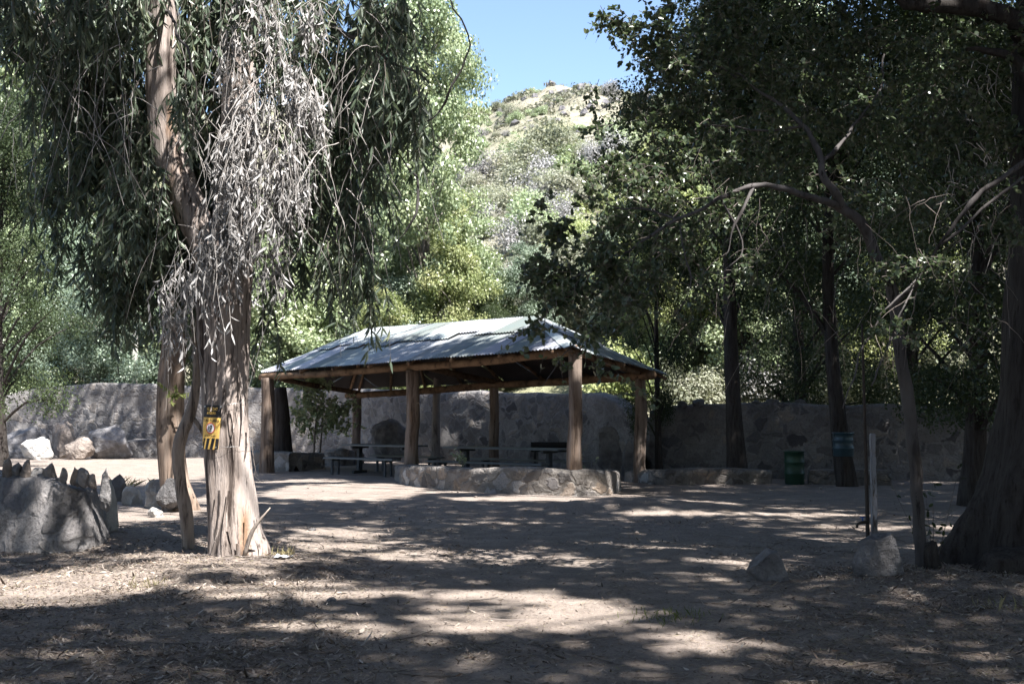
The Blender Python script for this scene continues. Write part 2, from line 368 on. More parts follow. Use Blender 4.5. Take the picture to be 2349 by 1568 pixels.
g = Geo(); V, Q = grid(axis((-400, -60, 40), (-60, -16, 4), (-16, 14, .14), (14, 60, 4), (60, 400, 40)), axis((-120, -6, 6), (-6, 2, .5), (2, 22, .1), (22, 46, .4), (46, 62, 4)), gz); g.add(V, Q)
tag(obj('ground', g, M_ground), kind='structure')
D0X = [-60, -17, -5, 3.2, 12, 60]; D0Y = [46, 44.5, 42.5, 31.5, 29.5, 28]
def hz(x, y):
    x = np.asarray(x, float); y = np.asarray(y, float); d = np.maximum(0, y - np.interp(x, D0X, D0Y))
    p = np.stack([x, y, 0 * x], -1).reshape(-1, 3)
    n = fbm(p * [.02, .02, 1], 5, 21).reshape(x.shape); n2 = fbm(p * [.12, .12, 1], 4, 31).reshape(x.shape)
    crest = 262 + .10 * x + 6 * n
    dd = np.minimum(d, np.maximum(0, crest - 40)); over = np.maximum(0, d - (crest - 40))
    rockz = np.exp(-((x - 9) / 10) ** 2 - ((y - 195) / 40) ** 2)
    return .328 * dd - .12 * over + n * np.minimum(d * .06, 5) + n2 * np.minimum(d * .03, 1.1) + rockz * np.abs(n2) * 5 - .35
g = Geo(); V, Q = grid(axis((-420, -60, 20), (-60, -30, 3), (-30, 60, 1.0), (60, 120, 3), (120, 420, 20)), axis((26, 80, .8), (80, 270, 1.6), (270, 420, 12)), hz); g.add(V, Q)
tag(obj('hill', g, M_hill), kind='structure')

# ================================================================ WALLS
def wall(name, label, path, th, m, parent=None, amp=.05, step=.22, batter=0.0, seed=0, cat='wall', grp=None, rnd=.08):
    """path rows (x, y, z_top): solid masonry wall whose FRONT (camera side) face runs along the path"""
    p = resample(np.asarray(path, float), step); n = len(p); C = p[:, :2]
    t = unit(np.gradient(C, axis=0)); nor = np.stack([t[:, 1], -t[:, 0]], -1)
    flip = np.sign(np.sum(nor * (-C), 1)); flip = flip[np.argmax(np.abs(flip))] if n else 1
    if np.mean(np.sum(nor * (-C), 1)) < 0: nor = -nor
    H = p[:, 2] + amp * .9 * fbm(np.stack([p[:, 0] * .9, p[:, 1] * .9, 0 * p[:, 0] + seed], -1), 3, 61); nv = 9; prof = []
    for k in range(nv): f = k / (nv - 1); prof.append((batter * (1 - f), f * (1 - .0), 0))
    prof = [(batter * (1 - k / 8), -.15, k / 8) for k in range(9)]
    cols = []; hv = np.linspace(0, 1, 15)
    for k, f in enumerate(hv): cols.append((batter * (1 - f) * np.ones(n), -.2 + (H - rnd + .2) * f))
    cols.append((-.3 * rnd * np.ones(n), H - .3 * rnd)); cols.append((-rnd * np.ones(n), H))
    cols.append((-(th * .5) * np.ones(n), H + .01)); cols.append((-(th - rnd) * np.ones(n), H)); cols.append((-(th - .3 * rnd) * np.ones(n), H - .3 * rnd))
    for f in hv[::-1]: cols.append((-th - batter * .4 * (1 - f) * np.ones(n), -.2 + (H - rnd + .2) * f))
    m_ = len(cols); V = np.zeros((n, m_, 3))
    for k, (o, z) in enumerate(cols):
        V[:, k, :2] = C + nor * o[:, None]; V[:, k, 2] = z
    q = V.reshape(-1, 3); d = fbm(q * 1.6, 4, seed + 5) * amp + np.abs(fbm(q * 4.5, 3, seed + 8)) * amp * .6
    N3 = np.zeros((n, m_, 3)); N3[:, :17, :2] = nor[:, None, :]; N3[:, 19:, :2] = -nor[:, None, :]; N3[:, 15:20, 2] = .7
    d = d + amp * .35 * fbm(q * 11, 3, seed + 13)
    V = (q + N3.reshape(-1, 3) * d[:, None]).reshape(n, m_, 3)
    i = np.arange(n * m_).reshape(n, m_)
    Q = np.stack([i[:-1, :-1], i[1:, :-1], i[1:, 1:], i[:-1, 1:]], -1).reshape(-1, 4); Fs = [Q]
    Vf = V.reshape(-1, 3); c = n * m_
    for e, s in ((0, 1), (n - 1, -1)):
        cen = V[e].mean(0) - 0.03 * s * np.append(t[e], 0); Vf = np.vstack([Vf, cen[None]]); row = i[e]
        Fs.append(np.stack([np.full(m_ - 1, c), row[:-1], row[1:]], -1)); c += 1
    gg = Geo(); gg.add(Vf, Fs); base = np.array([C[n // 2, 0], C[n // 2, 1], 0])
    o = obj(name, gg, m, parent, base if parent is None else None)
    if parent is None: tag(o, label, cat, grp)
    return o
def top(x, y, d): q = P(x, y, d); return (q[0], q[1], q[2])
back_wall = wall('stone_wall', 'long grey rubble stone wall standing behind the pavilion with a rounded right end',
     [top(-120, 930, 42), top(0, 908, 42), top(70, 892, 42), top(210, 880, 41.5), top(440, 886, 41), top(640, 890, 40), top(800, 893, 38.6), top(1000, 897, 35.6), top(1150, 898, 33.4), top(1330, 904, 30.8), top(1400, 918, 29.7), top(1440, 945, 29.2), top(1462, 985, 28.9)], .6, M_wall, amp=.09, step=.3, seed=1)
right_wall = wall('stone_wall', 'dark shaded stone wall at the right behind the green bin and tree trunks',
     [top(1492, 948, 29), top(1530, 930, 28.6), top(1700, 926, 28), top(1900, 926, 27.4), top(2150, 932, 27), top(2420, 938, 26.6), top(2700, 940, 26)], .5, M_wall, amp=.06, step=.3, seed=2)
for (x, y, wd) in ((1605, 912, 20), (1772, 914, 26), (1738, 918, 16), (1560, 920, 20), (1835, 920, 18)):
    pass
def edge(x, yb, yt):           # a wall foot point and its top from the photo
    q = Gd(x, yb); return (q[0], q[1], P(x, yt, q[1])[2])
low_front = wall('low_stone_wall', 'low curved stone wall in front of the pavilion with pale stones set in it',
     [edge(905, 1100, 1064), edge(930, 1110, 1068), edge(1010, 1120, 1072), edge(1150, 1131, 1074), edge(1290, 1137, 1076), edge(1385, 1136, 1077), edge(1418, 1130, 1077), edge(1424, 1121, 1076)], .5, M_lowwall, amp=.05, step=.14, seed=3, rnd=.07)
wall('low_stone_wall', 'short pale stub of low wall at the left corner post of the pavilion', [edge(560, 1074, 1034), edge(620, 1079, 1036), edge(662, 1081, 1038)], .5, M_lowwall, amp=.04, step=.14, seed=4)
wall('low_stone_wall', 'dark shaded low wall between the left corner post and the benches', [edge(668, 1078, 1037), edge(745, 1075, 1040)], .45, M_lowwall, amp=.04, step=.2, seed=5)
wall('low_stone_wall', 'rounded low wall stub under the left rear post of the pavilion', [edge(742, 1066, 1030), edge(790, 1067, 1028), edge(835, 1062, 1036)], .45, M_lowwall, amp=.04, step=.2, seed=6)
wall('low_stone_wall', 'long dark low wall running right from the pavilion towards the green bin', [edge(1432, 1104, 1078), edge(1520, 1112, 1076), edge(1650, 1110, 1074), edge(1772, 1109, 1078)], .5, M_lowwall, amp=.04, step=.2, seed=7)
wall('low_stone_wall', 'low stone ledge under the blue bin beside the white post', [edge(1858, 1110, 1078), edge(1950, 1111, 1077), edge(2045, 1112, 1080)], .6, M_lowwall, amp=.04, step=.2, seed=8)
wall('low_stone_wall', 'rubble ledge along the foot of the back wall at the left', [edge(280, 1050, 1012), edge(430, 1046, 1002), edge(600, 1046, 1010), edge(720, 1048, 1012)], .6, M_wall, amp=.12, step=.25, seed=9)

M_upright = rock_mat('upright_stone', (.29, .28, .275), (.13, .125, .125), (.42, .40, .39))
# retaining wall, lower left, with its row of standing stones
rw = thing('retaining_wall', 'battered grey stone retaining wall at lower left crowned with pointed upright stones', 'wall', (-5.6, 13.3, 0))
def redge(x, yb, yt): q = Gd(x, yb); return (q[0], q[1], P(x, yt, q[1] + .25)[2])
wall('wall_body', None, [redge(-330, 1235, 1050), redge(-150, 1250, 1070), redge(0, 1262, 1088), redge(110, 1268, 1096), redge(190, 1262, 1108), redge(222, 1246, 1114)], .5, M_ret, rw, amp=.08, step=.06, batter=.22, seed=11, rnd=.1)
_ico = {}
def ico(k):
    if k not in _ico:
        b = bmesh.new(); bmesh.ops.create_icosphere(b, subdivisions=k, radius=1); b.verts.ensure_lookup_table()
        _ico[k] = (np.array([v.co[:] for v in b.verts]), np.array([[v.index for v in f.verts] for f in b.faces])); b.free()
    return _ico[k]
def rock(g, c, size, seed, k=4, cuts=12, lo=.55, rough=.09, tint=.5, rot=0.0, taper=0.0, embed=.2):
    """a faceted boulder standing on c"""
    r = np.random.default_rng(seed); V, Fc = ico(k); V = V.copy()
    V = V / (np.sum(np.abs(V) ** 4, 1, keepdims=True) ** .25) @ np.linalg.qr(r.normal(size=(3, 3)) * .35 + np.eye(3))[0]
    for _ in range(cuts):
        n = unit(r.normal(size=3)); d = r.uniform(lo + .12, 1.12); V = V - np.maximum(V @ n - d, 0)[:, None] * n
    V = V * (1 + rough * fbm(V * 2.3 + seed, 4, seed)[:, None] * 2 + rough * .7 * np.abs(fbm(V * 6.1 + seed, 3, seed + 1))[:, None])
    V = V / np.abs(V).max(0)
    if taper: V[:, :2] *= (1 - taper * (V[:, 2:3] + 1) / 2)
    ca, sa = math.cos(rot), math.sin(rot); V = V * (np.array(size) / 2); V = V @ np.array([[ca, sa, 0], [-sa, ca, 0], [0, 0, 1]])
    V[:, 2] += size[2] / 2 * (1 - embed)
    g.add(V + c, Fc, tint)
def rock_thing(name, label, x0, x1, yt, yb, m, seed, parent=None, cat='rock', depth=None, ratio=.8, taper=0.0, cuts=12, lo=.55, grp=None, d=None, k=4, rot=0.):
    cx = (x0 + x1) / 2; q = Gd(cx, yb) if d is None else P(cx, yb, d)
    wx = S(x1 - x0, q[1]); h = S(yb - yt, q[1]); dep = wx * ratio
    base = q + np.array([0, dep * .42, 0]); base[2] = (0 if d is None else q[2]) - .02
    g = Geo(); rock(g, base, (wx, dep, h * 1.18), seed, k, cuts, lo, taper=taper, embed=.3, rot=rot)
    o = obj(name, g, m, parent, base if parent is None else None, smooth=False)
    if parent is None: tag(o, label, cat, grp)
    return o
for i, (x0, x1, yt, yb) in enumerate(((3, 22, 1040, 1084), (24, 46, 1058, 1084), (40, 68, 1052, 1088), (62, 96, 1068, 1090), (94, 124, 1056, 1094), (130, 150, 1070, 1096), (158, 178, 1064, 1100), (168, 200, 1070, 1104), (198, 220, 1084, 1108), (226, 250, 1066, 1150))):
    rock_thing('standing_stone', None, x0 - 3, x1 + 3, yt - 2, yb + 6, (M_rockb, M_upright)[i % 2], 40 + i, rw, d=13.3, taper=(.1, 0, .15, 0, .2, .3, .3, 0, .1, .35)[i], ratio=.9, k=3, rot=i * .7, cuts=9, lo=.5)

rock_thing('boulder', 'pale tall rock closing the right end of the retaining wall', 208, 275, 1096, 1240, M_rockw, 60, ratio=.7, taper=.25)
rock_thing('boulder', 'dark pointed rock behind the end of the retaining wall', 232, 288, 1085, 1150, M_rock, 61, ratio=.8, taper=.3)
rock_thing('boulder', 'small rounded pale stone between the retaining wall and the round boulder', 274, 322, 1112, 1160, M_rockw, 62)
rock_thing('boulder', 'round pale boulder left of the second eucalyptus trunk', 320, 392, 1096, 1166, M_rockw, 63, lo=.7)
rock_thing('boulder', 'dark low rock lying behind the round boulder and against the second trunk', 352, 430, 1094, 1160, M_rockd, 64, d=18.2)
rock_thing('stone', 'flat pale stone in the leaf litter before the round boulder', 335, 372, 1158, 1186, M_rockw, 65)
rock_thing('stone', 'flat grey stone left of the thin dead trunk', 405, 470, 1206, 1222, M_rock, 66, ratio=.6)
rock_thing('boulder', 'bright white squared boulder on the sunny ground at far left', 38, 112, 1000, 1054, M_rockw, 67, ratio=.7, cuts=7, lo=.62)
rock_thing('boulder', 'big mossy grey boulder at the foot of the back wall at left', 192, 296, 968, 1050, M_rock, 68, ratio=.5, d=39.3)
rock_thing('boulder', 'broken brown rock beside the white boulder', 108, 172, 962, 1050, M_rockb, 69, ratio=.7, cuts=16, d=39.8)
rock_thing('boulder', 'long low shaded rock at far left edge below the wall', -40, 112, 974, 1050, M_rock, 70, ratio=.4, d=40)
rock_thing('boulder', 'rough brown rock with dry soil between the white boulder and the mossy one', 140, 208, 1000, 1052, M_rockb, 71, ratio=.7, cuts=18, d=38.6)
rock_thing('boulder', 'large round boulder against the back wall seen between two left pavilion posts', 846, 940, 958, 1042, M_rock, 172, d=34, lo=.8, ratio=.6, cuts=7)
rock_thing('boulder', 'grey boulder behind the near corner post of the pavilion', 1368, 1428, 974, 1080, M_rock, 73, d=28, ratio=.7)
rock_thing('boulder', 'angled slab of rock beside the right rear post of the pavilion', 1424, 1470, 1000, 1085, M_rock, 74, d=27.6, ratio=.6, taper=.3)
rock_thing('boulder', 'rock standing in the gap between the two stone walls', 1480, 1512, 944, 1060, M_rock, 75, d=28.6, ratio=.8)
rock_thing('boulder', 'large grey boulder with white streaks beside the white post', 1952, 2108, 1212, 1346, M_rock, 76, ratio=.8, taper=.38, cuts=15, lo=.48)
rock_thing('boulder', 'small dark angular rock alone left of the large streaked boulder', 1712, 1826, 1258, 1340, M_rock, 77, ratio=.8, cuts=14, lo=.46, taper=.35)
for i, (x, y, wd) in enumerate(((1605, 930, 30), (1775, 930, 36), (1738, 931, 24), (1565, 934, 26), (1838, 930, 26), (1500, 955, 26))):
    rock_thing('capstone', 'rounded loose stone sitting on top of the shaded right wall', x - wd / 2, x + wd / 2, y - 18, y, M_rockd, 90 + i, grp='loose stones on the right wall', d=28.2 - (x - 1530) * .0017, k=3, cat='stone')
rock_thing('stone', 'round pale stone behind the near end of the picnic table', 1210, 1236, 1012, 1062, M_rock, 99, d=29.5, lo=.8, cat='stone')
for i, (x, y, wd) in enumerate(((778, 1328, 20), (690, 1372, 14), (1530, 1378, 13), (1660, 1378, 14), (1635, 1640 - 70, 16), (1372, 1282, 16), (1600, 1345, 12), (1743, 1190, 14), (820, 1520, 18), (1860, 1330, 16), (715, 1215, 18), (1030, 1255, 10), (1225, 1532, 26), (1090, 1515, 22), (1620, 1360, 16), (760, 1378, 26), (1930, 1350, 20))):
    rock_thing('stone', 'fist sized loose stone lying on the bare dirt', x - wd / 2, x + wd / 2, y - wd * .5, y, (M_rock, M_rockd, M_rockb)[i % 3], 110 + i, grp='loose stones on the dirt', k=3, cat='stone')

# ================================================================ PAVILION
zp = thing('pavilion', 'open picnic pavilion with a green and grey corrugated metal roof on log posts', 'pavilion', (-2.5, 28.5, 0))
ROOF_KEYS = dict(NL=P(598, 853, 31.0), NR=P(1311, 796, 21.4), FR=P(1528, 859, 26.8), RR=P(1232, 729, 25.4), RL=P(846, 756, 31.8))
ROOF_KEYS['FL'] = np.array([-5.3, 37.2, 2.35])
M_roof = NT('corrugated_sheet')
tt = M_roof.tint(); vv = M_roof.coord()
rc = M_roof.ramp(tt, [(0, (.15, .19, .18)), (.2, (.36, .41, .415)), (.4, (.125, .155, .15)), (.6, (.46, .47, .51)), (.8, (.25, .29, .285)), (1, (.34, .345, .40))])
M_roof.t.nodes[-1].color_ramp.interpolation = 'CONSTANT' if False else 'LINEAR'
rc = M_roof.mix(M_roof.ramp(M_roof.noise(vv, 1.5, 6), [(.4, (0, 0, 0)), (.75, (1, 1, 1))]), rc, M_roof.mix(.4, rc, (.2, .17, .13)))
rc = M_roof.mix(M_roof.n('NewGeometry').outputs['Backfacing'], rc, (.06, .05, .045))  # underside darkened in colour, standing in for the shade beneath the roof
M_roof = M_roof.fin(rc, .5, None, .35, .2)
def roof_face(name, e0, e1, t0, t1, seed, over=True):
    """corrugated sheets laid from the eave e0-e1 up to the edge e0-t0-t1-e1, in lapped courses"""
    L = np.linalg.norm(e1 - e0); n = max(8, int(L / .0205)); r = np.random.default_rng(seed); gg = Geo()
    ex = (e1 - e0) / L; a = np.dot(t0 - e0, ex); b = np.dot(t1 - e0, ex)
    u = np.linspace(0, L, n)
    kn = [0, max(a, .01), max(b, a + .02), L]; kp = np.stack([e0, t0, t1, e1])
    top_ = np.stack([np.interp(u, kn, kp[:, j]) for j in range(3)], -1)
    bot = e0 + ex * u[:, None] + np.stack([0 * u, 0 * u, .025 * fbm(np.stack([u * .6, 0 * u, 0 * u], -1), 3, seed)], -1)
    nrm = unit(np.cross(e1 - e0, t1 - e0)); nrm = nrm * np.sign(nrm[2])
    ln = np.linalg.norm(top_ - bot, axis=1); wav = .013 * np.sin(u / .105 * 2 * np.pi)
    sheet = np.floor(u / .78 + r.random()).astype(int); maxl = ln.max(); ncour = 2 if maxl > 1.3 else 1
    for c in range(ncour):
        sh = r.random(sheet.max() + 2); jit = r.uniform(-.16, .16, sheet.max() + 2) if c == 0 else np.zeros(sheet.max() + 2)
        split = np.clip(maxl * .50 + jitter[seed % 4][:sheet.max() + 2][sheet] * 1.0, 0, None)
        lo = np.zeros(n) if c == 0 else np.maximum(0, split - .12); hi = np.minimum(ln, split) if (c == 0 and ncour == 2) else ln
        lift = .006 + .045 * c
        for s in np.unique(sheet):
            ok = np.where((sheet == s) & (hi - lo > .01))[0]
            if len(ok) < 2: continue
            if ok[-1] + 1 < n: ok = np.append(ok, ok[-1] + 1)
            d = unit(top_[ok] - bot[ok] + 1e-6); rows = []
            kk = 4
            for f in np.linspace(0, 1, kk):
                l = lo[ok[0] if c else ok] * (1 - f) + np.minimum(hi[ok], hi[ok[0]] if c == 0 and False else hi[ok]) * f
                rows.append(bot[ok] + d * np.asarray(l).reshape(-1, 1) + nrm * (wav[ok] + lift + .004 * (s % 2))[:, None])
            V = np.stack(rows); m = len(ok); i = np.arange(kk * m).reshape(kk, m)
            Qd = np.stack([i[:-1, :-1], i[:-1, 1:], i[1:, 1:], i[1:, :-1]], -1).reshape(-1, 4)
            gg.add(V.reshape(-1, 3), Qd, sh[s])
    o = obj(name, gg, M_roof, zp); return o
jitter = [np.random.default_rng(50 + k).uniform(-.2, .25, 60) for k in range(4)]
K_ = ROOF_KEYS
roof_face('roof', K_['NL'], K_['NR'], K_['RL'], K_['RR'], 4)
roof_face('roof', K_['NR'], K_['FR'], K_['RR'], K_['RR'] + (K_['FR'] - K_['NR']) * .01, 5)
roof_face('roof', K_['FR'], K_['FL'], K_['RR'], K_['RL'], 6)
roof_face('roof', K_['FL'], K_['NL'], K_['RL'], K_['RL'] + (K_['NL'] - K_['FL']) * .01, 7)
M_cap = simple('ridge_flashing', (.44, .48, .47), .5, .25, .35, .2, 4)
for a, b in (('RL', 'RR'), ('RR', 'NR'), ('RR', 'FR'), ('RL', 'NL'), ('RL', 'FL')):
    A, B = K_[a], K_[b]; n = 14; t = np.linspace(0, 1, n)[:, None]; c = A * (1 - t) + B * t; c[:, 2] += .035 + .008 * np.sin(np.arange(n) * 2.1)
    d = unit(B - A); s = unit(np.cross(d, [0, 0, 1.])); up = np.cross(s, d); rows = []
    for k in (-1, -.5, 0, .5, 1): rows.append(c + s * k * .14 - up * (abs(k) * .055) )
    V = np.stack(rows); i = np.arange(5 * n).reshape(5, n); gg = Geo(); gg.add(V.reshape(-1, 3), np.stack([i[:-1, :-1], i[:-1, 1:], i[1:, 1:], i[1:, :-1]], -1).reshape(-1, 4))
    obj('ridge_cap', gg, M_cap, zp)
POSTS = dict(a=(1318, 22.05, 33, 808, .42), b=(947, 26.9, 31, 848, .40), c=(614, 30.4, 31, 866, 0), d=(1468, 26.0, 27, 868, 0), e=(1133, 31.0, 23, 888, 0), f=(818, 35.3, 20, 910, 0))
tops = {}
for k, (x, d, wd, yt, zb) in POSTS.items():
    t = P(x, yt, d); r = S(wd, d) / 2; gg = Geo(); sd = ord(k)
    lean = random.uniform(-.04, .04)
    tube(gg, [(t[0] + lean, d, zb - .15, r * 1.12), (t[0] + lean * .6, d, zb + .6, r * 1.02), (t[0] + .02, d, 1.5, r * .98), (t[0], d, t[2], r * .95)], 18, .1, .035, (7, 7, 1.2), seed=sd)
    obj('post', gg, M_log, zp); tops[k] = np.array([t[0], d, t[2]])
def log(name, a, b, r, m=M_beam, parent=zp, seed=0, sag=.03):
    gg = Geo(); a = np.asarray(a, float); b = np.asarray(b, float); mid = (a + b) / 2 - [0, 0, sag]
    tube(gg, [(*a, r), (*mid, r * .95), (*b, r * .9)], 12, .25, r * .18, (3, 3, 3), seed=seed); return obj(name, gg, m, parent)
ext = lambda p, q, e: p + unit(p - q) * e
up = np.array([0, 0, .07])
log('beam', ext(tops['a'], tops['b'], .12) + up * .6, ext(tops['b'], tops['a'], .3) + up, .10, seed=1)
log('beam', ext(tops['b'], tops['c'], .1) + up + [0, .0, .02], ext(tops['c'], tops['b'], .3) + up * .5, .095, seed=2)
log('beam', ext(tops['d'], tops['e'], .45) + up, ext(tops['e'], tops['d'], .2) + up, .10, seed=3)
log('beam', ext(tops['e'], tops['f'], .1) + up, ext(tops['f'], tops['e'], .5) + up, .10, seed=4)
log('beam', ext(tops['a'], tops['d'], .02) + up * .6, ext(tops['d'], tops['a'], .15) + up * 2.2, .08, seed=5)
log('beam', ext(tops['c'], tops['f'], -.05) + up * .8, ext(tops['f'], tops['c'], .2) + up * 2.2, .08, seed=6)
log('tie_beam', tops['b'] + up * 2.3, tops['e'] + up * 2.3, .085, seed=7)
dn = np.array([0, 0, -.09])
log('ridge_beam', K_['RL'] + dn, K_['RR'] + dn, .07, seed=8, sag=.02)
for i, f in enumerate(np.linspace(.04, .96, 8)):
    e = K_['NL'] * (1 - f) + K_['NR'] * f; rdg = K_['RL'] * (1 - f) + K_['RR'] * f
    log('rafter', e + dn * .8, rdg + dn * .9, .045, seed=20 + i, sag=0)
    e = K_['FL'] * (1 - f) + K_['FR'] * f; log('rafter', e + dn * .8, rdg + dn * .9, .045, seed=40 + i, sag=0)
for i, (a, b) in enumerate((('RR', 'NR'), ('RR', 'FR'), ('RL', 'NL'), ('RL', 'FL'))): log('hip_rafter', K_[a] + dn, K_[b] + dn, .055, seed=60 + i, sag=0)
e = (K_['NR'] + K_['FR']) / 2; log('rafter', e + dn * .8, K_['RR'] + dn, .05, seed=70, sag=0)

# furniture under the pavilion
def box(g, c, s, rz=0, bev=.01, tint=.5):
    b = bmesh.new(); bmesh.ops.create_cube(b, size=1)
    for v in b.verts: v.co = Vector((v.co.x * s[0], v.co.y * s[1], v.co.z * s[2]))
    if bev: bmesh.ops.bevel(b, geom=b.edges[:], offset=min(bev, min(s) * .4), segments=2, affect='EDGES')
    b.verts.ensure_lookup_table(); V = np.array([v.co[:] for v in b.verts]); ca, sa = math.cos(rz), math.sin(rz)
    V = V @ np.array([[ca, sa, 0], [-sa, ca, 0], [0, 0, 1]]) + np.asarray(c)
    fs = {}
    for f in b.faces: fs.setdefault(len(f.verts), []).append([v.index for v in f.verts])
    b.free(); g.add(V, [np.array(x) for x in fs.values()], tint)
M_table = simple('dark_painted_table', (.045, .05, .055), .6, var=.3, scale=5, bump=.2)
M_tabletop = simple('worn_table_top', (.12, .13, .135), .5, var=.3, scale=4, bump=.2)
def table(A, B, label):
    A = np.array(A); B = np.array(B); c = (A + B) / 2; L = np.linalg.norm(B - A); rz = math.atan2(*(B - A)[1::-1])
    t = thing('picnic_table', label, 'table', (*c, 0), None); ax = (B - A) / L; nx = np.array([-ax[1], ax[0]])
    gg = Geo()
    for k in range(4): box(gg, (*(c + nx * (-.27 + .18 * k)), .745), (L, .172, .04), rz, .008)
    obj('tabletop', gg, M_tabletop, t, smooth=False)
    for s in (-.36, .36):
        gg = Geo(); q = c + ax * L * s; box(gg, (*q, .37), (.10, .14, .74), rz); box(gg, (*q, .69), (.09, .62, .07), rz); box(gg, (*q, .04), (.09, .5, .08), rz)
        obj('leg', gg, M_table, t, smooth=False)
def bench(A, B, label):
    A = np.array(A); B = np.array(B); c = (A + B) / 2; L = np.linalg.norm(B - A); rz = math.atan2(*(B - A)[1::-1]); ax = (B - A) / L; nx = np.array([-ax[1], ax[0]])
    t = thing('bench', label, 'bench', (*c, 0), 'benches at the picnic tables')
    gg = Geo(); box(gg, (*(c + nx * .085), .43), (L, .16, .045), rz, .008); box(gg, (*(c - nx * .085), .43), (L, .16, .045), rz, .008); obj('seat', gg, M_tabletop, t, smooth=False)
    for s in (-.38, .38):
        gg = Geo(); q = c + ax * L * s; box(gg, (*(q + nx * .11), .21), (.07, .05, .42), rz); box(gg, (*(q - nx * .11), .21), (.07, .05, .42), rz); box(gg, (*q, .385), (.07, .3, .05), rz)
        obj('leg', gg, M_table, t, smooth=False)
TA = np.array([1.25, 26.3]); TB = np.array([-1.5, 28.3]); TC = np.array([-2.35, 28.95]); TD = np.array([-4.3, 30.4])
table(TB, TA, 'long dark picnic table under the pavilion, nearer the right corner post')
table(TD, TC, 'shorter dark picnic table under the pavilion beside the left rear post')
nn = unit(np.array([(TA - TB)[1], -(TA - TB)[0]])); nn = nn if nn[1] < 0 else -nn
bench(TB + nn * .85, TA + nn * .85, 'dark bench on the near side of the long picnic table')
bench(TD + nn * .85, TC + nn * .85, 'dark bench on the near side of the shorter picnic table')
bench(TB - nn * .85, TA - nn * .85, 'dark bench on the far side of the long picnic table')
bench(TD - nn * .85, TC - nn * .85, 'dark bench on the far side of the shorter picnic table')
# barbecue trough
M_iron = simple('black_iron', (.03, .03, .033), .6, .4, .4, .3)
bq = P(1266, 1030, 28.3); bb = thing('barbecue', 'black metal barbecue trough on legs behind the near end of the picnic table', 'barbecue', (bq[0], bq[1], 0))
gg = Geo(); n = 17; th = np.linspace(math.pi, 2 * math.pi, n); X = np.array([-.52, -.5, .5, .52]); rows = []
for x in X: rows.append(np.stack([np.full(n, bq[0] + x), bq[1] + .3 * np.cos(th), .86 + .24 * np.sin(th)], -1))
V = np.stack(rows); i = np.arange(4 * n).reshape(4, n); gg.add(V.reshape(-1, 3), np.stack([i[:-1, :-1], i[1:, :-1], i[1:, 1:], i[:-1, 1:]], -1).reshape(-1, 4))
for e in (0, 3): gg.add(np.vstack([rows[e], rows[e].mean(0)[None] + [0, 0, .1]]), np.stack([np.full(n - 1, n), np.arange(n - 1), np.arange(1, n)], -1))
obj('trough', gg, M_iron, bb, smooth=False)
gg = Geo()
for k in range(18): box(gg, (bq[0] - .48 + k * .056, bq[1], .87), (.012, .6, .012), 0, 0)
obj('grill', gg, M_iron, bb, smooth=False)
for x in (-.42, .42):
    gg = Geo(); box(gg, (bq[0] + x, bq[1] - .2, .4), (.05, .05, .8)); box(gg, (bq[0] + x, bq[1] + .2, .4), (.05, .05, .8)); box(gg, (bq[0] + x, bq[1], .6), (.04, .4, .04)); obj('leg', gg, M_iron, bb, smooth=False)

# ================================================================ BINS, POST, TAP
def drum(name, label, c, r, h, m, flange=.02):
    t = thing(name, label, 'bin', c, None); prof = [(r * .96, 0), (r, .02)]
    for k in range(1, 3): z = h * k / 3; prof += [(r, z - .03), (r + .012, z - .012), (r + .012, z + .012), (r, z + .03)]
    prof += [(r, h - .03), (r + flange, h - .02), (r + flange, h), (r - .015, h), (r - .015, h - .05), (r - .02, .04), (.001, .04)]
    n = 32; th = np.linspace(0, 2 * np.pi, n, endpoint=False); V = np.array([[(c[0] + q * math.cos(a), c[1] + q * math.sin(a), c[2] + z) for a in th] for q, z in prof]); i = np.arange(len(prof) * n).reshape(-1, n)
    Q = np.stack([i[:-1], np.roll(i[:-1], -1, 1), np.roll(i[1:], -1, 1), i[1:]], -1).reshape(-1, 4); gg = Geo(); gg.add(V.reshape(-1, 3), Q, .5)
    gg.add(np.vstack([V[0], [[c[0], c[1], c[2]]]]), np.stack([np.full(n, n), np.roll(np.arange(n), -1), np.arange(n)], -1)); obj('drum', gg, m, t); return t
q = Gd(1823, 1110); M_gbin = simple('green_paint', (.01, .04, .024), .45, 0, .4, .35, 5); M_bbin = simple('blue_paint', (.02, .048, .065), .4, .1, .45, .35, 5)
drum('green_bin', 'dark green drum bin standing on the dirt before the right wall', (q[0], q[1], 0), S(22, q[1]), S(76, q[1]), M_gbin)
q = P(1935, 1045, 24.2); d1 = drum('blue_bin', 'teal blue drum bin hung on a dark trunk above the stone ledge', q, S(23, 24.2), S(54, 24.2), M_bbin)
gg = Geo(); hq = np.array(q) + [0, 0, S(54, 24.2)]; a = np.linspace(0, math.pi, 9); r = S(23, 24.2)
tube(gg, [(hq[0] + r * math.cos(k), hq[1] - r * .3, hq[2] - .16 * math.sin(k) - .02, .008) for k in a], 6, .05); obj('handle', gg, M_iron, d1)
q = Gd(2007, 1275); wp = thing('white_post', 'weathered white painted wooden post with flaking paint at the right', 'post', (q[0], q[1], 0))
t = NT('flaking_white_paint'); v = t.coord((18, 18, 3)); fl = t.ramp(t.noise(v, 1.2, 8, .75), [(.42, (0, 0, 0)), (.47, (1, 1, 1))]); zg = t.n('SeparateXYZ', {0: t.n('TexCoord').outputs['Object']}).outputs[2]
fl2 = t.n('Math', {0: fl, 1: t.ramp(t.n('Math', {0: zg, 1: t.noise(t.coord(), 5, 4)}, operation='ADD'), [(.55, (.35, .35, .35)), (1.0, (1, 1, 1))])}, operation='MULTIPLY')
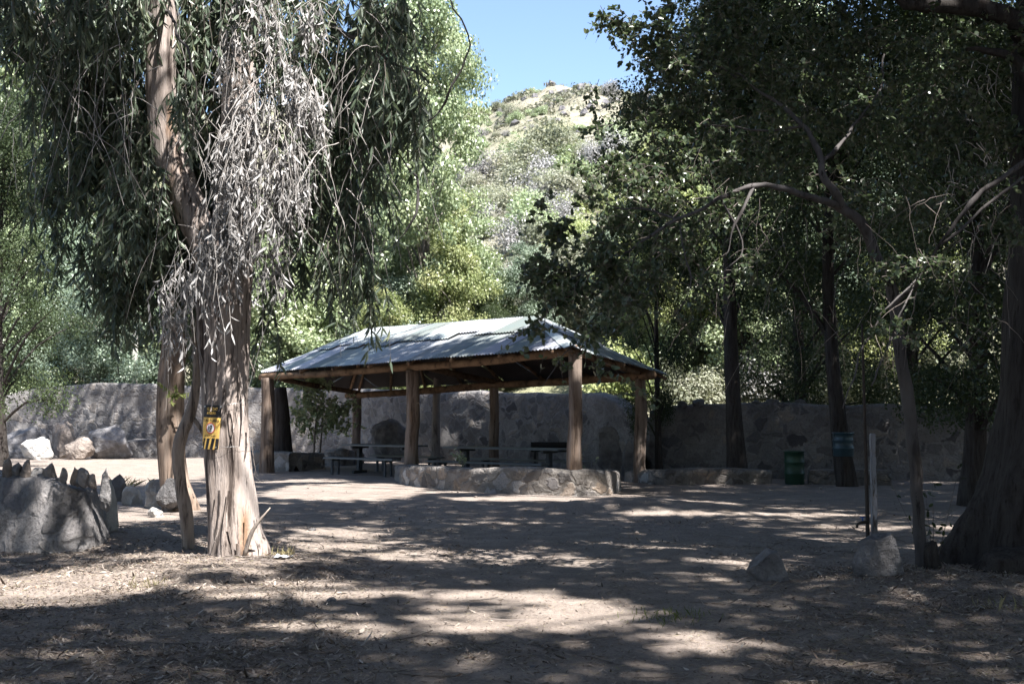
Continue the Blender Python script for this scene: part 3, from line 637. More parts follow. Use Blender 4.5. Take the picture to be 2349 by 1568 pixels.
M_white = t.fin(t.mix(fl2, (.11, .09, .075), (.30, .30, .32)), .8, t.bump(fl, .6, .006), .2)
gg = Geo(); hgt = P(2007, 993, q[1])[2]; box(gg, (q[0], q[1], hgt / 2 - .05), (.062, .055, hgt + .1), .15, .01); obj('post_body', gg, M_white, wp, smooth=False)
tp = thing('water_tap', 'rusty standpipe with a small blue handled tap beside the white post', 'tap', (q[0] - .08, q[1] - .03, 0))
M_pipe = simple('rusty_pipe', (.055, .045, .04), .7, .3, .3, .4, 10)
gg = Geo(); tube(gg, [(q[0] - .085, q[1] - .03, -.1, .022), (q[0] - .085, q[1] - .03, .7, .022), (q[0] - .09, q[1] - .03, hgt * .9, .02), (q[0] - .1, q[1] - .02, hgt * 1.9, .012)], 10, .2); obj('pipe', gg, M_pipe, tp)
gg = Geo(); zt = P(1990, 1195, q[1])[2]; tube(gg, [(q[0] - .08, q[1] - .05, zt, .018), (q[0] - .15, q[1] - .07, zt, .018), (q[0] - .21, q[1] - .09, zt - .02, .014), (q[0] - .22, q[1] - .09, zt - .06, .012)], 10, .03); obj('spout', gg, M_pipe, tp)
gg = Geo(); tube(gg, [(q[0] - .15, q[1] - .07, zt, .008), (q[0] - .15, q[1] - .07, zt + .05, .008)], 8, .02); box(gg, (q[0] - .15, q[1] - .07, zt + .055), (.08, .016, .012), .4, .004); obj('handle', gg, simple('blue_handle', (.03, .10, .35), .5), tp)

# ================================================================ EUCALYPTUS (left)
def row(lst, d): return [(*P(x, y, dd if dd else d), S(wd, dd if dd else d) / 2) for x, y, wd, dd in lst]
eb = Gd(540, 1290); ED = eb[1] + .28
eu = thing('eucalyptus_tree', 'big foreground eucalyptus with peeling bark, hanging dead leaves and a yellow sign', 'tree', (eb[0], ED, 0))
main = row([(544, 1312, 138, ED), (541, 1270, 128, ED), (534, 1200, 116, ED), (527, 1100, 110, ED), (521, 1000, 107, ED), (519, 900, 107, ED), (517, 800, 111, ED), (514, 700, 118, ED), (510, 620, 130, ED), (506, 560, 128, ED)], ED)
def flare(th, z):
    f = np.clip((.55 - z) / .7, 0, 1); return 1 + f ** 2 * (.28 * np.maximum(0, np.sin(th * 3 + .6)) + .16 * np.sin(th * 7 + 1)) + .03 * np.sin(th * 5 + z * .8)
gt = Geo(); tube(gt, main, 56, .045, .055, (7, 7, .75), flare, seed=3)
left = row([(500, 600, 80, ED), (462, 530, 76, ED), (415, 430, 72, ED), (384, 330, 70, ED), (370, 220, 68, ED), (372, 100, 64, ED), (372, -40, 60, ED), (340, -300, 50, 12.6), (250, -700, 36, 13), (180, -1100, 14, 13)], ED)
right = row([(520, 600, 96, ED), (536, 480, 86, ED), (547, 340, 82, ED), (550, 180, 78, ED), (552, 20, 74, ED), (560, -200, 64, 12.6), (600, -600, 44, 12.9), (640, -1100, 16, 13)], ED)
tube(gt, left, 32, .06, .045, (7, 7, .8), seed=5); tube(gt, right, 32, .06, .045, (7, 7, .8), seed=6)
obj('trunk', gt, M_euc, eu)
# loose strips of bark
gb = Geo()
for k in range(40):
    s = random.random(); src = (main, left, right)[0 if s < .62 else 1 if s < .85 else 2]; pp = resample(np.array(src), .08); i = random.randrange(3, len(pp) - 12 if len(pp) > 20 else len(pp) - 3)
    c = pp[i]; a = random.uniform(math.pi * .95, math.pi * 2.05); a = a if not (.3 < c[2] < 2.3 and a < 4.75) else a + 1.4; L = random.uniform(.25, .8); wd = random.uniform(.008, .022); out = np.array([math.cos(a), math.sin(a), 0]); side = np.array([-out[1], out[0], 0])
    n = 6; rows = []
    for j, f in enumerate(np.linspace(0, 1, n)):
        o = c[:3] + out * (c[3] * 1.03 + .012 + .09 * f * f * random.uniform(.2, 1.1)) - np.array([0, 0, L * f]) + side * .03 * math.sin(f * 3 + k); wj = wd * (1 - .7 * f)
        rows += [o - side * wj, o + side * wj]
    i0 = np.arange(0, 2 * n - 2, 2)[:, None]; gb.add(np.array(rows), np.hstack([i0, i0 + 1, i0 + 3, i0 + 2]))
obj('bark_strip', gb, M_euc, eu)['kind'] = 'stuff'
LIT_FILTER = []
def unshade(p):
    q = np.stack([p[:, 0] - SUN[0] / SUN[2] * p[:, 2], p[:, 1] - SUN[1] / SUN[2] * p[:, 2]], -1); return lit(q[:, 0], q[:, 1]) < .35
def hang(gl, gw, x, y, d, rx, ry, rd, n, kind='green', nl=21, Lr=(.10, .18), twl=(.35, .95), high=False):
    c = P(x, y, d); R3 = np.array([S(rx, d), rd, S(ry, d)]); dk = kind == 'dead'; n = max(3, int(n * (.78 if dk else 1.35))); nc = max(3, n // (15 if dk else 9))
    cc = unit(rng.normal(size=(nc, 3))) * rng.random((nc, 1)) ** .45
    p = (cc[rng.integers(0, nc, n)] + rng.normal(0, .15 if dk else .2, (n, 3))) * R3 + c
    L = rng.uniform(*twl, n); p[:, 2] += L * .45
    if high: kp = unshade(p); p, L = p[kp], L[kp]; n = len(p)
    if n == 0: return
    d0 = unit(np.stack([rng.normal(0, .8, n), rng.normal(0, .6, n), rng.uniform(-.6, .5, n)], -1)); k = 6; t = np.linspace(0, 1, k)
    pts = p[:, None, :] + d0[:, None, :] * (L[:, None] * .5 * (t - .35 * t ** 2)[None])[..., None] + np.array([0, 0, -1.])[None, None] * (L[:, None] * (.25 * t + .75 * t ** 2)[None])[..., None]
    pts = pts + np.cumsum(rng.normal(0, .022 if kind == 'dead' else .012, pts.shape), 1)
    twigs(gw, pts, np.linspace(.0042, .0014, k)[None].repeat(n, 0) * (1.25 if kind == 'dead' else 1))
    f = rng.uniform(.15, 1, (n, nl)); seg = f * (k - 1); i = np.minimum(seg.astype(int), k - 2); fr = (seg - i)[..., None]; a = np.arange(n)[:, None]
    c3 = (pts[a, i] * (1 - fr) + pts[a, i + 1] * fr).reshape(-1, 3); m = len(c3)
    ds = .32 if kind == 'dead' else .38; D = np.stack([rng.normal(0, ds, m), rng.normal(0, ds, m), rng.uniform(-1.2, -.4, m)], -1)
    N = unit(np.stack([rng.normal(0, 1, m), rng.normal(0, 1, m), rng.normal(0, .3, m)], -1))
    Lf = rng.uniform(*Lr, m); W = Lf * (rng.uniform(.15, .30, m) if kind == 'dead' else rng.uniform(.16, .26, m))
    leaves(gl, c3, D, N, Lf, W, 'lance', np.clip(rng.normal(.42, .3, m), 0, 1), (.4 if kind == 'dead' else .22))
gl, gw = Geo(), Geo()
for b in ((40, 20, 11.6, 120, 80, .5, 44), (170, 60, 12, 140, 120, .6, 75), (300, 40, 12.5, 120, 100, .5, 60), (150, 190, 12.3, 110, 110, .6, 40), (240, 220, 12.6, 120, 130, .6, 75), (280, 360, 12.8, 110, 120, .5, 70), (210, 350, 13.2, 110, 120, .6, 34),
          (150, 500, 13.2, 90, 90, .5, 12), (300, 440, 12.0, 70, 100, .3, 24), (290, 520, 12.4, 80, 80, .3, 36), (240, 590, 13, 120, 90, .5, 40), (350, 620, 13, 90, 110, .4, 60), (300, 690, 13, 60, 60, .3, 16), (420, 620, 13.2, 60, 100, .3, 40), (410, 240, 11.5, 30, 60, .15, 7), (430, 120, 12.8, 60, 150, .4, 50),
          (640, 60, 12.8, 130, 110, .5, 50), (780, 90, 12.2, 140, 120, .6, 61), (880, 80, 12, 90, 90, .5, 28), (940, 200, 11.7, 110, 70, .4, 33), (820, 240, 12.3, 130, 110, .5, 54), (760, 330, 12.6, 90, 110, .5, 28), (870, 350, 12.1, 60, 70, .4, 10),
          (710, 430, 12.8, 100, 110, .5, 31), (800, 500, 12.4, 70, 100, .4, 18), (700, 560, 12.8, 100, 100, .5, 26), (770, 620, 12.4, 90, 90, .4, 21), (820, 690, 12.2, 45, 60, .2, 8), (655, 640, 12.9, 60, 60, .3, 8), (625, 760, 13, 20, 60, .15, 4), (560, 60, 12.9, 120, 120, .4, 50), (480, 300, 13, 70, 140, .4, 60), (470, 480, 13, 50, 90, .3, 30), (100, 60, 13.6, 110, 110, .5, 60), (220, 140, 13.8, 120, 130, .5, 70), (320, 60, 13.6, 100, 110, .5, 50), (260, 330, 13.8, 110, 130, .5, 60), (200, 470, 13.8, 100, 90, .5, 34), (310, 560, 13.8, 80, 100, .4, 40), (700, 120, 13.6, 110, 120, .5, 44), (450, 180, 13.2, 70, 150, .4, 44), (545, 40, 11.8, 70, 90, .2, 20), (600, 130, 11.75, 60, 60, .15, 8)): hang(gl, gw, *b)
# upper crown above the frame
for k in range(30):
    x = random.uniform(-250, 950); y = random.uniform(-900, -250); hang(gl, gw, x, y, 12.8 + random.uniform(-.6, 1), 130, 110, .7, 16, nl=9, high=True)
obj('crown', gl, M_lance, eu); obj('twig', gw, M_twig, eu)['kind'] = 'stuff'
gl, gw = Geo(), Geo()
DB = [(570, 10, 11.66, 80, 90, .15, 30), (630, 70, 11.64, 80, 90, .2, 34), (585, 140, 11.62, 80, 110, .15, 42), (660, 220, 11.6, 75, 110, .25, 50), (590, 290, 11.55, 90, 110, .18, 62), (670, 340, 11.65, 75, 110, .25, 56), (600, 420, 11.55, 95, 100, .18, 60), (530, 470, 11.55, 80, 100, .14, 46), (665, 470, 11.7, 65, 100, .25, 40),
      (500, 570, 11.55, 70, 90, .14, 34), (570, 560, 11.55, 90, 80, .14, 36), (615, 610, 11.7, 50, 70, .15, 14), (480, 380, 11.6, 50, 80, .15, 16), (430, 700, 11.7, 65, 80, .22, 30), (480, 660, 11.6, 50, 70, .14, 18), (400, 770, 11.8, 40, 60, .2, 14)]
for b in DB: hang(gl, gw, *b, kind='dead', nl=14, Lr=(.06, .13), twl=(.25, .75))
for b in DB: hang(gl, gw, *b[:6], int(b[6] * .3), kind='dead', nl=3, Lr=(.04, .1), twl=(.4, 1.0))
obj('dead_foliage', gl, M_deadleaf, eu)
# long bare twigs
n = 150; st = np.array([P(*random.choice([(random.uniform(380, 740), random.uniform(-40, 620)), (random.uniform(0, 330), random.uniform(-60, 320)), (random.uniform(740, 900), random.uniform(0, 560))]), random.uniform(11.5, 12.0)) for _ in range(n)])
k = 9; t = np.linspace(0, 1, k); L = rng.uniform(.4, 1.3, n); d0 = unit(np.stack([rng.normal(0, 1, n), rng.normal(0, .4, n), rng.normal(-.4, .7, n)], -1))
pts = st[:, None] + d0[:, None] * (L[:, None] * .7 * t)[..., None] + np.array([0, 0, -1.]) * (L[:, None] * .75 * t ** 2)[..., None] + np.cumsum(rng.normal(0, .012, (n, k, 3)), 1)
twigs(gw, pts, np.linspace(.006, .0022, k)[None].repeat(n, 0))
obj('dead_twig', gw, M_paletwig, eu)['kind'] = 'stuff'
gt = Geo()
for l in ([(552, 20, 24.8, 0), (640, -10, 16.1, 12.3), (760, 60, 11.2, 12.2), (880, 130, 7.4, 12), (990, 190, 3.7, 11.8)], [(548, 330, 16.1, 0), (640, 340, 11.2, 12.6), (750, 400, 7.4, 12.6), (850, 480, 3.7, 12.4)], [(530, 560, 14.9, 0), (600, 590, 8.7, 12.4), (680, 574, 5.6, 12.4), (770, 600, 3.1, 12.4)], [(372, 60, 18.6, 0), (300, 20, 13.6, 12.2), (190, 30, 8.7, 12.1), (60, 90, 5.0, 11.8)],
          [(384, 330, 14.9, 0), (300, 330, 9.3, 12.6), (200, 380, 6.2, 12.9), (90, 460, 3.7, 13)], [(1010, -60, 4.5, 11.5), (1066, 80, 4.0, 11.5), (1046, 210, 3.4, 11.6), (950, 300, 2.8, 11.7), (880, 330, 2.5, 11.8)], [(372, 20, 9.9, 0), (420, 90, 6.2, 11.6), (450, 200, 3.7, 11.6), (440, 330, 1.9, 11.7)], [(420, 440, 7.4, 0), (350, 520, 5.0, 12.2), (250, 530, 3.1, 12.3)], [(880, 320, 5.0, 12), (960, 420, 4.3, 12), (930, 540, 3.1, 12), (800, 600, 1.9, 12.1)]): tube(gt, row(l, ED), 10, .07, .012, seed=9, wob=.12)
obj('limb', gt, M_slender, eu)

e2b = Gd(402, 1172); e2 = thing('eucalyptus_tree', 'second eucalyptus trunk with orange peeling bark behind the thin dead trunk', 'tree', (e2b[0], e2b[1] + .2, 0)); d2 = e2b[1] + .2
gt = Geo(); tube(gt, row([(412, 1185, 82, d2), (408, 1150, 74, d2), (395, 1080, 62, d2), (390, 980, 60, d2), (392, 880, 60, d2), (400, 780, 58, d2), (404, 660, 56, d2), (412, 520, 52, d2), (440, 300, 46, d2), (450, 0, 40, d2), (440, -500, 20, d2)], d2), 40, .08, .05, (6, 6, .7), flare, seed=13); obj('trunk', gt, bark_mat('orange_eucalyptus_bark', (.30, .24, .195), (.21, .155, .12), (.045, .036, .03), (.27, .175, .115), 8, .5, .5, .03), e2)
gl, gw = Geo(), Geo()
for b in ((420, 420, d2, 70, 120, .5, 40), (380, 560, d2, 60, 90, .5, 26), (460, 640, d2, 50, 90, .4, 26), (470, 780, d2, 36, 60, .3, 10), (330, 760, d2, 40, 50, .3, 10), (400, 200, d2, 130, 160, .7, 60), (380, -100, d2, 150, 160, .8, 50)): hang(gl, gw, *b)
obj('crown', gl, M_lance, e2); obj('twig', gw, M_twig, e2)['kind'] = 'stuff'
gl = Geo()
for k in range(5):
    c = P(402 + random.uniform(-22, 22), 900 + random.uniform(-18, 22), d2 - .38); n = 14; f = np.linspace(0, 1, n); ax = np.array([random.uniform(-.3, .3), -.1, random.uniform(-.1, .15)]); C = P(402, 905, d2 - .4) * (1 - f[:, None]) + (c + ax) * f[:, None]; twigs(gl, C[None, ::3], np.full((1, len(C[::3])), .006))
    leaves(gl, C, np.array([0, 0, -1.]) + rng.normal(0, .5, (n, 3)), rng.normal(size=(n, 3)), .09, .03, 'oval', .7)
obj('green_sprig', gl, M_green, e2)
q = Gd(432, 1266); dt = thing('dead_trunk', 'thin crooked grey dead trunk between the two eucalyptus trunks', 'tree', (q[0], q[1], 0)); dd = q[1] + .08
gt = Geo(); tube(gt, row([(431, 1278, 30, dd), (431, 1240, 27, dd), (425, 1170, 30, dd), (414, 1095, 28, dd), (409, 1040, 27, dd), (420, 992, 26, dd), (436, 950, 25, dd), (446, 900, 22, dd), (450, 840, 19, dd), (447, 740, 15, dd), (455, 640, 10, dd), (462, 560, 5, dd)], dd), 22, .04, .028, (12, 12, 1.4), seed=17)
tube(gt, row([(438, 950, 10, dd), (462, 985, 8, dd), (470, 1010, 3, dd)], dd), 8, .05, .004); obj('trunk', gt, M_dead, dt)
# shards and sticks leaning on the big trunk
gt = Geo(); tube(gt, row([(560, 1275, 10, ED - .35), (580, 1215, 9, ED - .38), (620, 1163, 3, ED - .4)], ED), 6, .06, .006)
tag(obj('broken_branch', gt, M_dead, None, P(570, 1250, ED - .35)), 'splintered dead branch leaning against the foot of the big eucalyptus', 'branch')
gt = Geo(); a = Gd(440, 1300); b = Gd(655, 1292); tube(gt, [(a[0], a[1], .0, .02), (-3.1, a[1] - .12, .02, .035), (-2.7, b[1] - .1, .0, .03), (b[0], b[1], -.01, .015)], 8, .08, .01); tag(obj('surface_root', gt, M_dead, None, (-3, 11.6, 0)), 'knobbly root lying on the ground before the big eucalyptus', 'root')

# ------------------------------------------------ the sign on the trunk
sc = P(497, 978, ED); tr_ax = P(521, 985, ED)
RS = .285; A0 = math.asin(np.clip((sc[0] - tr_ax[0]) / RS, -.9, .9)); SZ = sc[2]; SH = S(104, 11.85); SW = S(48, 11.85)
sg = thing('speed_sign', 'yellow and black speed limit banner wired to the big eucalyptus trunk', 'sign', (sc[0], ED - .3, SZ))
def onsign(V, off):                              # local (x right, z up) wrapped on the trunk
    V = np.asarray(V, float); x = V[:, 0] + V[:, 1] * .075; z = V[:, 1]; ang = A0 * .7 + x / (RS * 1.1)
    rr = RS + off + .012 * np.sin(z * 9 + 1) * .5
    return np.stack([tr_ax[0] + .045 * A0 + rr * np.sin(ang), ED - rr * np.cos(ang), SZ + z - x * .03], -1)
def patch(name, x0, x1, z0, z1, off, m, skew=0):
    gg = Geo(); nx, nz = 10, 12; X, Z = np.meshgrid(np.linspace(0, 1, nx), np.linspace(0, 1, nz)); V = np.stack([(x0 + (x1 - x0) * X + skew * Z).ravel(), (z0 + (z1 - z0) * Z).ravel()], -1)
    i = np.arange(nx * nz).reshape(nz, nx); Q = np.stack([i[:-1, :-1], i[:-1, 1:], i[1:, 1:], i[1:, :-1]], -1).reshape(-1, 4)
    gg.add(onsign(V, off), Q); return obj(name, gg, m, sg)
def flat(name, c, rough=.45): return simple(name, c, rough, 0, .4, .12, 12)
M_sy = flat('sign_yellow', (.85, .55, .15)); M_sb = flat('sign_black', (.022, .022, .026)); M_sw = flat('sign_white', (.75, .75, .77)); M_sr = flat('sign_red', (.55, .06, .05)); M_st = flat('sign_letter_yellow', (.72, .46, .12))
h, wd = SH / 2, SW / 2
patch('banner', -wd, wd, -h, h, .012, M_sy)
patch('header', -wd, wd, h - SH * .275, h + .001, .0145, M_sb)
for k in range(4):
    x0 = -wd + k * SW * .29 - SW * .06
    xa, xb = max(-wd, x0), min(wd, x0 + SW * .17)
    z1 = -h + SH * .245
    if k == 3: patch('stripe', wd - SW * .19, wd - SW * .02, -h, z1, .0145, M_sb, SW * .02)
    else: patch('stripe', max(-wd, x0), x0 + SW * .17, -h, z1, .0145, M_sb, SW * .10)
def disc(name, r0, r1, cz, off, m, ex=1.0):
    n = 40; th = np.linspace(0, 2 * np.pi, n, endpoint=False); V = np.vstack([np.stack([r * np.cos(th) * ex, cz + r * np.sin(th)], -1) for r in (r0, r1)]); i = np.arange(n)
    gg = Geo(); gg.add(onsign(V, off), np.stack([i, np.roll(i, -1), np.roll(i, -1) + n, i + n], -1)); return obj(name, gg, m, sg)
cz = h - SH * .52
disc('dial', .0005, SW * .25, cz, .016, M_sw, .95); disc('dial_ring', SW * .225, SW * .265, cz, .0175, M_sr, .95)
def text(s, cz_, hgt, width, m, off=.019):
    c = bpy.data.curves.new('lettering', 'FONT'); c.body = s; c.size = 1; c.resolution_u = 3; c.offset = .03
    o = bpy.data.objects.new('lettering', c); col.objects.link(o); bpy.context.view_layer.update()
    me = bpy.data.meshes.new_from_object(o.evaluated_get(bpy.context.evaluated_depsgraph_get())); bpy.data.objects.remove(o)
    V = np.array([v.co[:] for v in me.vertices]); lo, hi = V.min(0), V.max(0); V2 = np.stack([(V[:, 0] - (lo[0] + hi[0]) / 2) / (hi[0] - lo[0]) * width, cz_ + (V[:, 1] - (lo[1] + hi[1]) / 2) / (hi[1] - lo[1]) * hgt], -1)
    fs = {}
    for p in me.polygons: fs.setdefault(len(p.vertices), []).append(list(p.vertices))
    gg = Geo(); gg.add(onsign(V2, off), [np.array(x) for x in fs.values()]); bpy.data.meshes.remove(me); return obj('lettering', gg, m, sg, smooth=False)
text('VELOCIDAD', h - SH * .085, SH * .072, SW * .6, M_st); text('MÁXIMA', h - SH * .168, SH * .085, SW * .5, M_st)
text('ZONA DE NIÑOS', h - SH * .345, SH * .075, SW * .86, M_sb); text('10', cz + SH * .018, SH * .115, SW * .2, M_sb, .019); text('KM/H', cz - SH * .068, SH * .024, SW * .15, M_sb, .019)
text('EN TODO EL RECINTO', h - SH * .70, SH * .038, SW * .62, M_sb)
M_wire = simple('steel_wire', (.45, .45, .45), .4, .7, .4, .1); M_eye = simple('eyelet_steel', (.6, .6, .6), .35, .8, .4, .1)
for x, z in ((-wd * .9, h * .93), (wd * .92, h * .95), (wd * .72, -h * .9), (-wd * .9, -h * .9)):
    n = 16; th = np.linspace(0, 2 * np.pi, n, endpoint=False); V = np.vstack([np.stack([x + r * np.cos(th), z + r * np.sin(th)], -1) for r in (.003, .009)]); i = np.arange(n); gg = Geo(); gg.add(onsign(V, .02), np.stack([i, np.roll(i, -1), np.roll(i, -1) + n, i + n], -1)); obj('eyelet', gg, M_eye, sg)
for z0, z1 in ((h * .93, h * 1.25), (-h * .9, -h * .86)):
    gg = Geo(); a = np.linspace(wd / RS, 2 * math.pi - wd / RS, 40)
    tube(gg, [(tr_ax[0] + (RS + .012) * math.sin(A0 + k), ED - (RS + .012) * math.cos(A0 + k), SZ + z0 + (z1 - z0) * math.sin((k) / 2), .0016) for k in a], 5, .05); obj('wire', gg, M_wire, sg)

# ================================================================ RIGHT ROUND-LEAVED TREE
def spray(gl, gw, x, y, d, rx, ry, rd, n, nl=12, Lr=(.042, .066), twl=(.18, .5), kind='oval', clump=.24, wr=.72, droop=.35, high=False):
    c = P(x, y, d); R3 = np.array([S(rx, d), rd, S(ry, d)]); nc = max(3, n // 9)
    cc = unit(rng.normal(size=(nc, 3))) * rng.random((nc, 1)) ** .4
    p = (cc[rng.integers(0, nc, n)] + rng.normal(0, clump, (n, 3))) * R3 + c
    L = rng.uniform(*twl, n)
    if high: kp = unshade(p); p, L = p[kp], L[kp]; n = len(p)
    if n == 0: return
    d0 = unit(np.stack([rng.normal(0, 1, n), rng.normal(0, 1, n), rng.normal(-.1, .6, n)], -1)); k = 4; t = np.linspace(0, 1, k)
    pts = p[:, None] + d0[:, None] * (L[:, None] * (t - .4))[..., None] + np.array([0, 0, -1.]) * (L[:, None] * droop * t ** 2)[..., None] + rng.normal(0, .01, (n, k, 3))
    if gw is not None: twigs(gw, pts, np.linspace(.0035, .0013, k)[None].repeat(n, 0))
    f = rng.uniform(.1, 1, (n, nl)); seg = f * (k - 1); i = np.minimum(seg.astype(int), k - 2); fr = (seg - i)[..., None]; a = np.arange(n)[:, None]
    c3 = (pts[a, i] * (1 - fr) + pts[a, i + 1] * fr).reshape(-1, 3); m = len(c3)
    D = unit(np.repeat(d0, nl, 0) * .5 + rng.normal(0, .7, (m, 3)) + [0, 0, -.2]); N = unit(rng.normal(0, .75, (m, 3)) + [0, 0, .8])
    Lf = rng.uniform(*Lr, m); leaves(gl, c3, D, N, Lf, Lf * wr * rng.uniform(.85, 1.15, m), kind, np.clip(rng.normal(.45, .25, m), 0, 1), .2)
rb = Gd(2108, 1318); RD = rb[1]
rt = thing('round_leaved_tree', 'slender grey tree at right arching left over the pavilion with small round leaves', 'tree', (rb[0], RD, 0))
gt = Geo()
tr = [(2116, 1345, 32.3, 0), (2112, 1290, 28.5, 0), (2106, 1180, 26.6, 0), (2096, 1060, 27.55, 0), (2082, 930, 27.55, 0), (2066, 810, 27.55, 0), (2050, 700, 28.5, 0), (2030, 620, 21.76, 0), (2005, 560, 24.48, 0), (1965, 505, 24.48, 0), (1920, 470, 23.12, 0)]
tube(gt, row(tr, RD), 20, .06, .012, (4, 4, 2), seed=21, wob=.05)
for l in ([(1930, 478, 17.68, 0), (1870, 448, 16.32, 10.9), (1800, 428, 13.6, 10.8), (1730, 424, 11.56, 10.7), (1650, 450, 10.2, 10.6), (1560, 505, 8.16, 10.5), (1470, 560, 6.12, 10.4), (1380, 600, 4.76, 10.3), (1290, 640, 2.72, 10.2)],
          [(1945, 490, 21.76, 0), (1900, 420, 18.36, 11.1), (1880, 350, 14.96, 11.3), (1840, 290, 12.24, 11.5), (1780, 225, 8.16, 11.7), (1690, 180, 5.44, 11.9), (1600, 140, 2.72, 12)],
          [(1885, 370, 10.88, 11.3), (1930, 320, 8.16, 11.5), (1990, 250, 6.12, 11.8), (2040, 120, 4.08, 12)], [(1650, 450, 6.12, 10.6), (1700, 560, 4.08, 10.6), (1640, 650, 2.04, 10.5)], [(1730, 424, 7.48, 10.7), (1690, 500, 5.44, 10.6), (1660, 590, 2.72, 10.6)],
          [(1560, 505, 5.44, 10.5), (1480, 480, 4.08, 10.6), (1400, 470, 2.72, 10.6), (1280, 430, 1.7, 10.4)], [(1470, 560, 4.08, 10.4), (1430, 650, 2.72, 10.3), (1340, 760, 2.38, 10.2), (1250, 880, 1.52, 10.1)], [(1840, 290, 6.12, 11.5), (1700, 300, 4.76, 11.6), (1560, 280, 3.4, 11.7), (1440, 300, 2.04, 11.7)],
          [(1690, 180, 4.76, 11.9), (1560, 100, 3.4, 11.8), (1450, 60, 2.04, 11.6), (1380, 30, 1.36, 11.5), (1345, 90, 0.95, 11.5)], [(2050, 700, 9.5, 0), (2120, 620, 5.44, 10.8), (2200, 500, 9.52, 10.6), (2280, 420, 12.24, 10.5), (2400, 330, 14.96, 10.4)], [(2160, 560, 6.12, 10.6), (2240, 500, 6.8, 10.5), (2350, 400, 8.16, 10.4)],
          [(2120, 620, 4.08, 10.8), (2020, 720, 4.75, 10.6), (1960, 850, 3.23, 10.5), (1930, 940, 1.9, 10.4)], [(2100, 640, 4.08, 10.8), (2050, 760, 3.8, 10.5), (1990, 900, 2.28, 10.4)], [(1560, 520, 4.08, 10.5), (1580, 640, 2.72, 10.4), (1540, 740, 1.9, 10.4)]): tube(gt, row(l, RD), 9, .06, .01, (7, 7, 7), seed=23, wob=.09)
obj('trunk', gt, M_slender, rt)
gl, gw = Geo(), Geo()
A = [(1435, 20, 11.4, 55, 36, .4, 40), (1505, 90, 11.6, 70, 70, .5, 85), (1545, 170, 11.7, 80, 70, .5, 90), (1500, 250, 11.6, 60, 60, .4, 60), (1480, 330, 11.5, 65, 55, .4, 60), (1420, 400, 11.2, 70, 50, .4, 45), (1500, 430, 11.2, 80, 60, .4, 70), (1380, 480, 10.7, 70, 50, .4, 50), (1290, 530, 10.4, 60, 45, .3, 36), (1250, 590, 10.3, 50, 50, .3, 36), (1310, 630, 10.3, 80, 60, .3, 66), (1400, 590, 10.5, 80, 60, .4, 70), (1260, 690, 10.2, 50, 50, .3, 34), (1350, 700, 10.2, 70, 45, .3, 40), (1450, 650, 10.5, 70, 60, .4, 56), (1240, 745, 10.1, 36, 18, .2, 10), (1340, 770, 10.1, 40, 25, .2, 9), (1250, 440, 10.4, 22, 36, .2, 8),
     (1540, 550, 10.8, 80, 60, .4, 44), (1590, 460, 11, 90, 60, .4, 56), (1610, 360, 11.6, 90, 80, .6, 100), (1590, 260, 11.9, 90, 80, .6, 110), (1620, 150, 12.1, 100, 90, .6, 120), (1640, 40, 12.2, 110, 80, .6, 110), (1560, 690, 10.6, 60, 40, .3, 10), (1450, 740, 10.3, 40, 40, .2, 9), (1620, 620, 10.7, 50, 45, .3, 10), (1700, 600, 10.7, 40, 50, .3, 22), (1390, 850, 10.2, 36, 30, .2, 6), (1460, 900, 10.2, 24, 30, .2, 4), (1320, 820, 10.2, 26, 20, .2, 4), (1360, 215, 11.4, 18, 30, .2, 5), (1360, 300, 11.4, 26, 40, .2, 8), (1345, 380, 11, 30, 20, .2, 8),
     (1740, 60, 12.3, 110, 90, .7, 110), (1740, 190, 12.3, 110, 90, .7, 120), (1730, 320, 12, 100, 80, .6, 100), (1860, 90, 12.3, 110, 100, .7, 110), (1860, 230, 12.3, 110, 90, .7, 100), (1800, 380, 11.8, 90, 60, .5, 60), (1990, 100, 12.2, 110, 100, .7, 100), (1990, 270, 12.2, 100, 90, .7, 90), (2110, 120, 12, 100, 100, .7, 90), (2120, 290, 12, 90, 90, .6, 70), (1990, 430, 12, 90, 70, .5, 46), (2120, 460, 11.6, 90, 80, .5, 50), (2230, 180, 11.6, 100, 110, .7, 80), (2300, 330, 11.3, 90, 90, .5, 60), (2290, 60, 11.5, 90, 90, .6, 60), (2080, 590, 10.9, 80, 50, .4, 40), (2190, 620, 10.8, 70, 50, .4, 26), (2060, 740, 10.6, 60, 60, .3, 14), (2180, 800, 10.8, 50, 40, .3, 9), (1970, 560, 11.4, 60, 60, .4, 18), (2300, 520, 10.8, 60, 80, .4, 26)]
for b in A: spray(gl, gw, *b[:6], max(3, int(b[6] * .82)))
for k in range(16): spray(gl, gw, random.uniform(1500, 2500), random.uniform(-420, -90), random.uniform(11.4, 12.6), 130, 110, .8, 70, high=True)
obj('crown', gl, M_round, rt)
n = 120; st = np.array([P(random.uniform(1420, 2340), random.uniform(420, 760), random.uniform(10.3, 11)) for _ in range(n)]); k = 8; t = np.linspace(0, 1, k); L = rng.uniform(.25, .8, n); d0 = unit(np.stack([rng.normal(-.3, 1, n), rng.normal(0, .5, n), rng.normal(-.5, .6, n)], -1))
pts = st[:, None] + d0[:, None] * (L[:, None] * .7 * t)[..., None] + np.array([0, 0, -1.]) * (L[:, None] * .5 * t ** 2)[..., None] + np.cumsum(rng.normal(0, .012, (n, k, 3)), 1)
twigs(gw, pts, np.linspace(.0045, .0016, k)[None].repeat(n, 0)); obj('twig', gw, M_twig, rt)['kind'] = 'stuff'

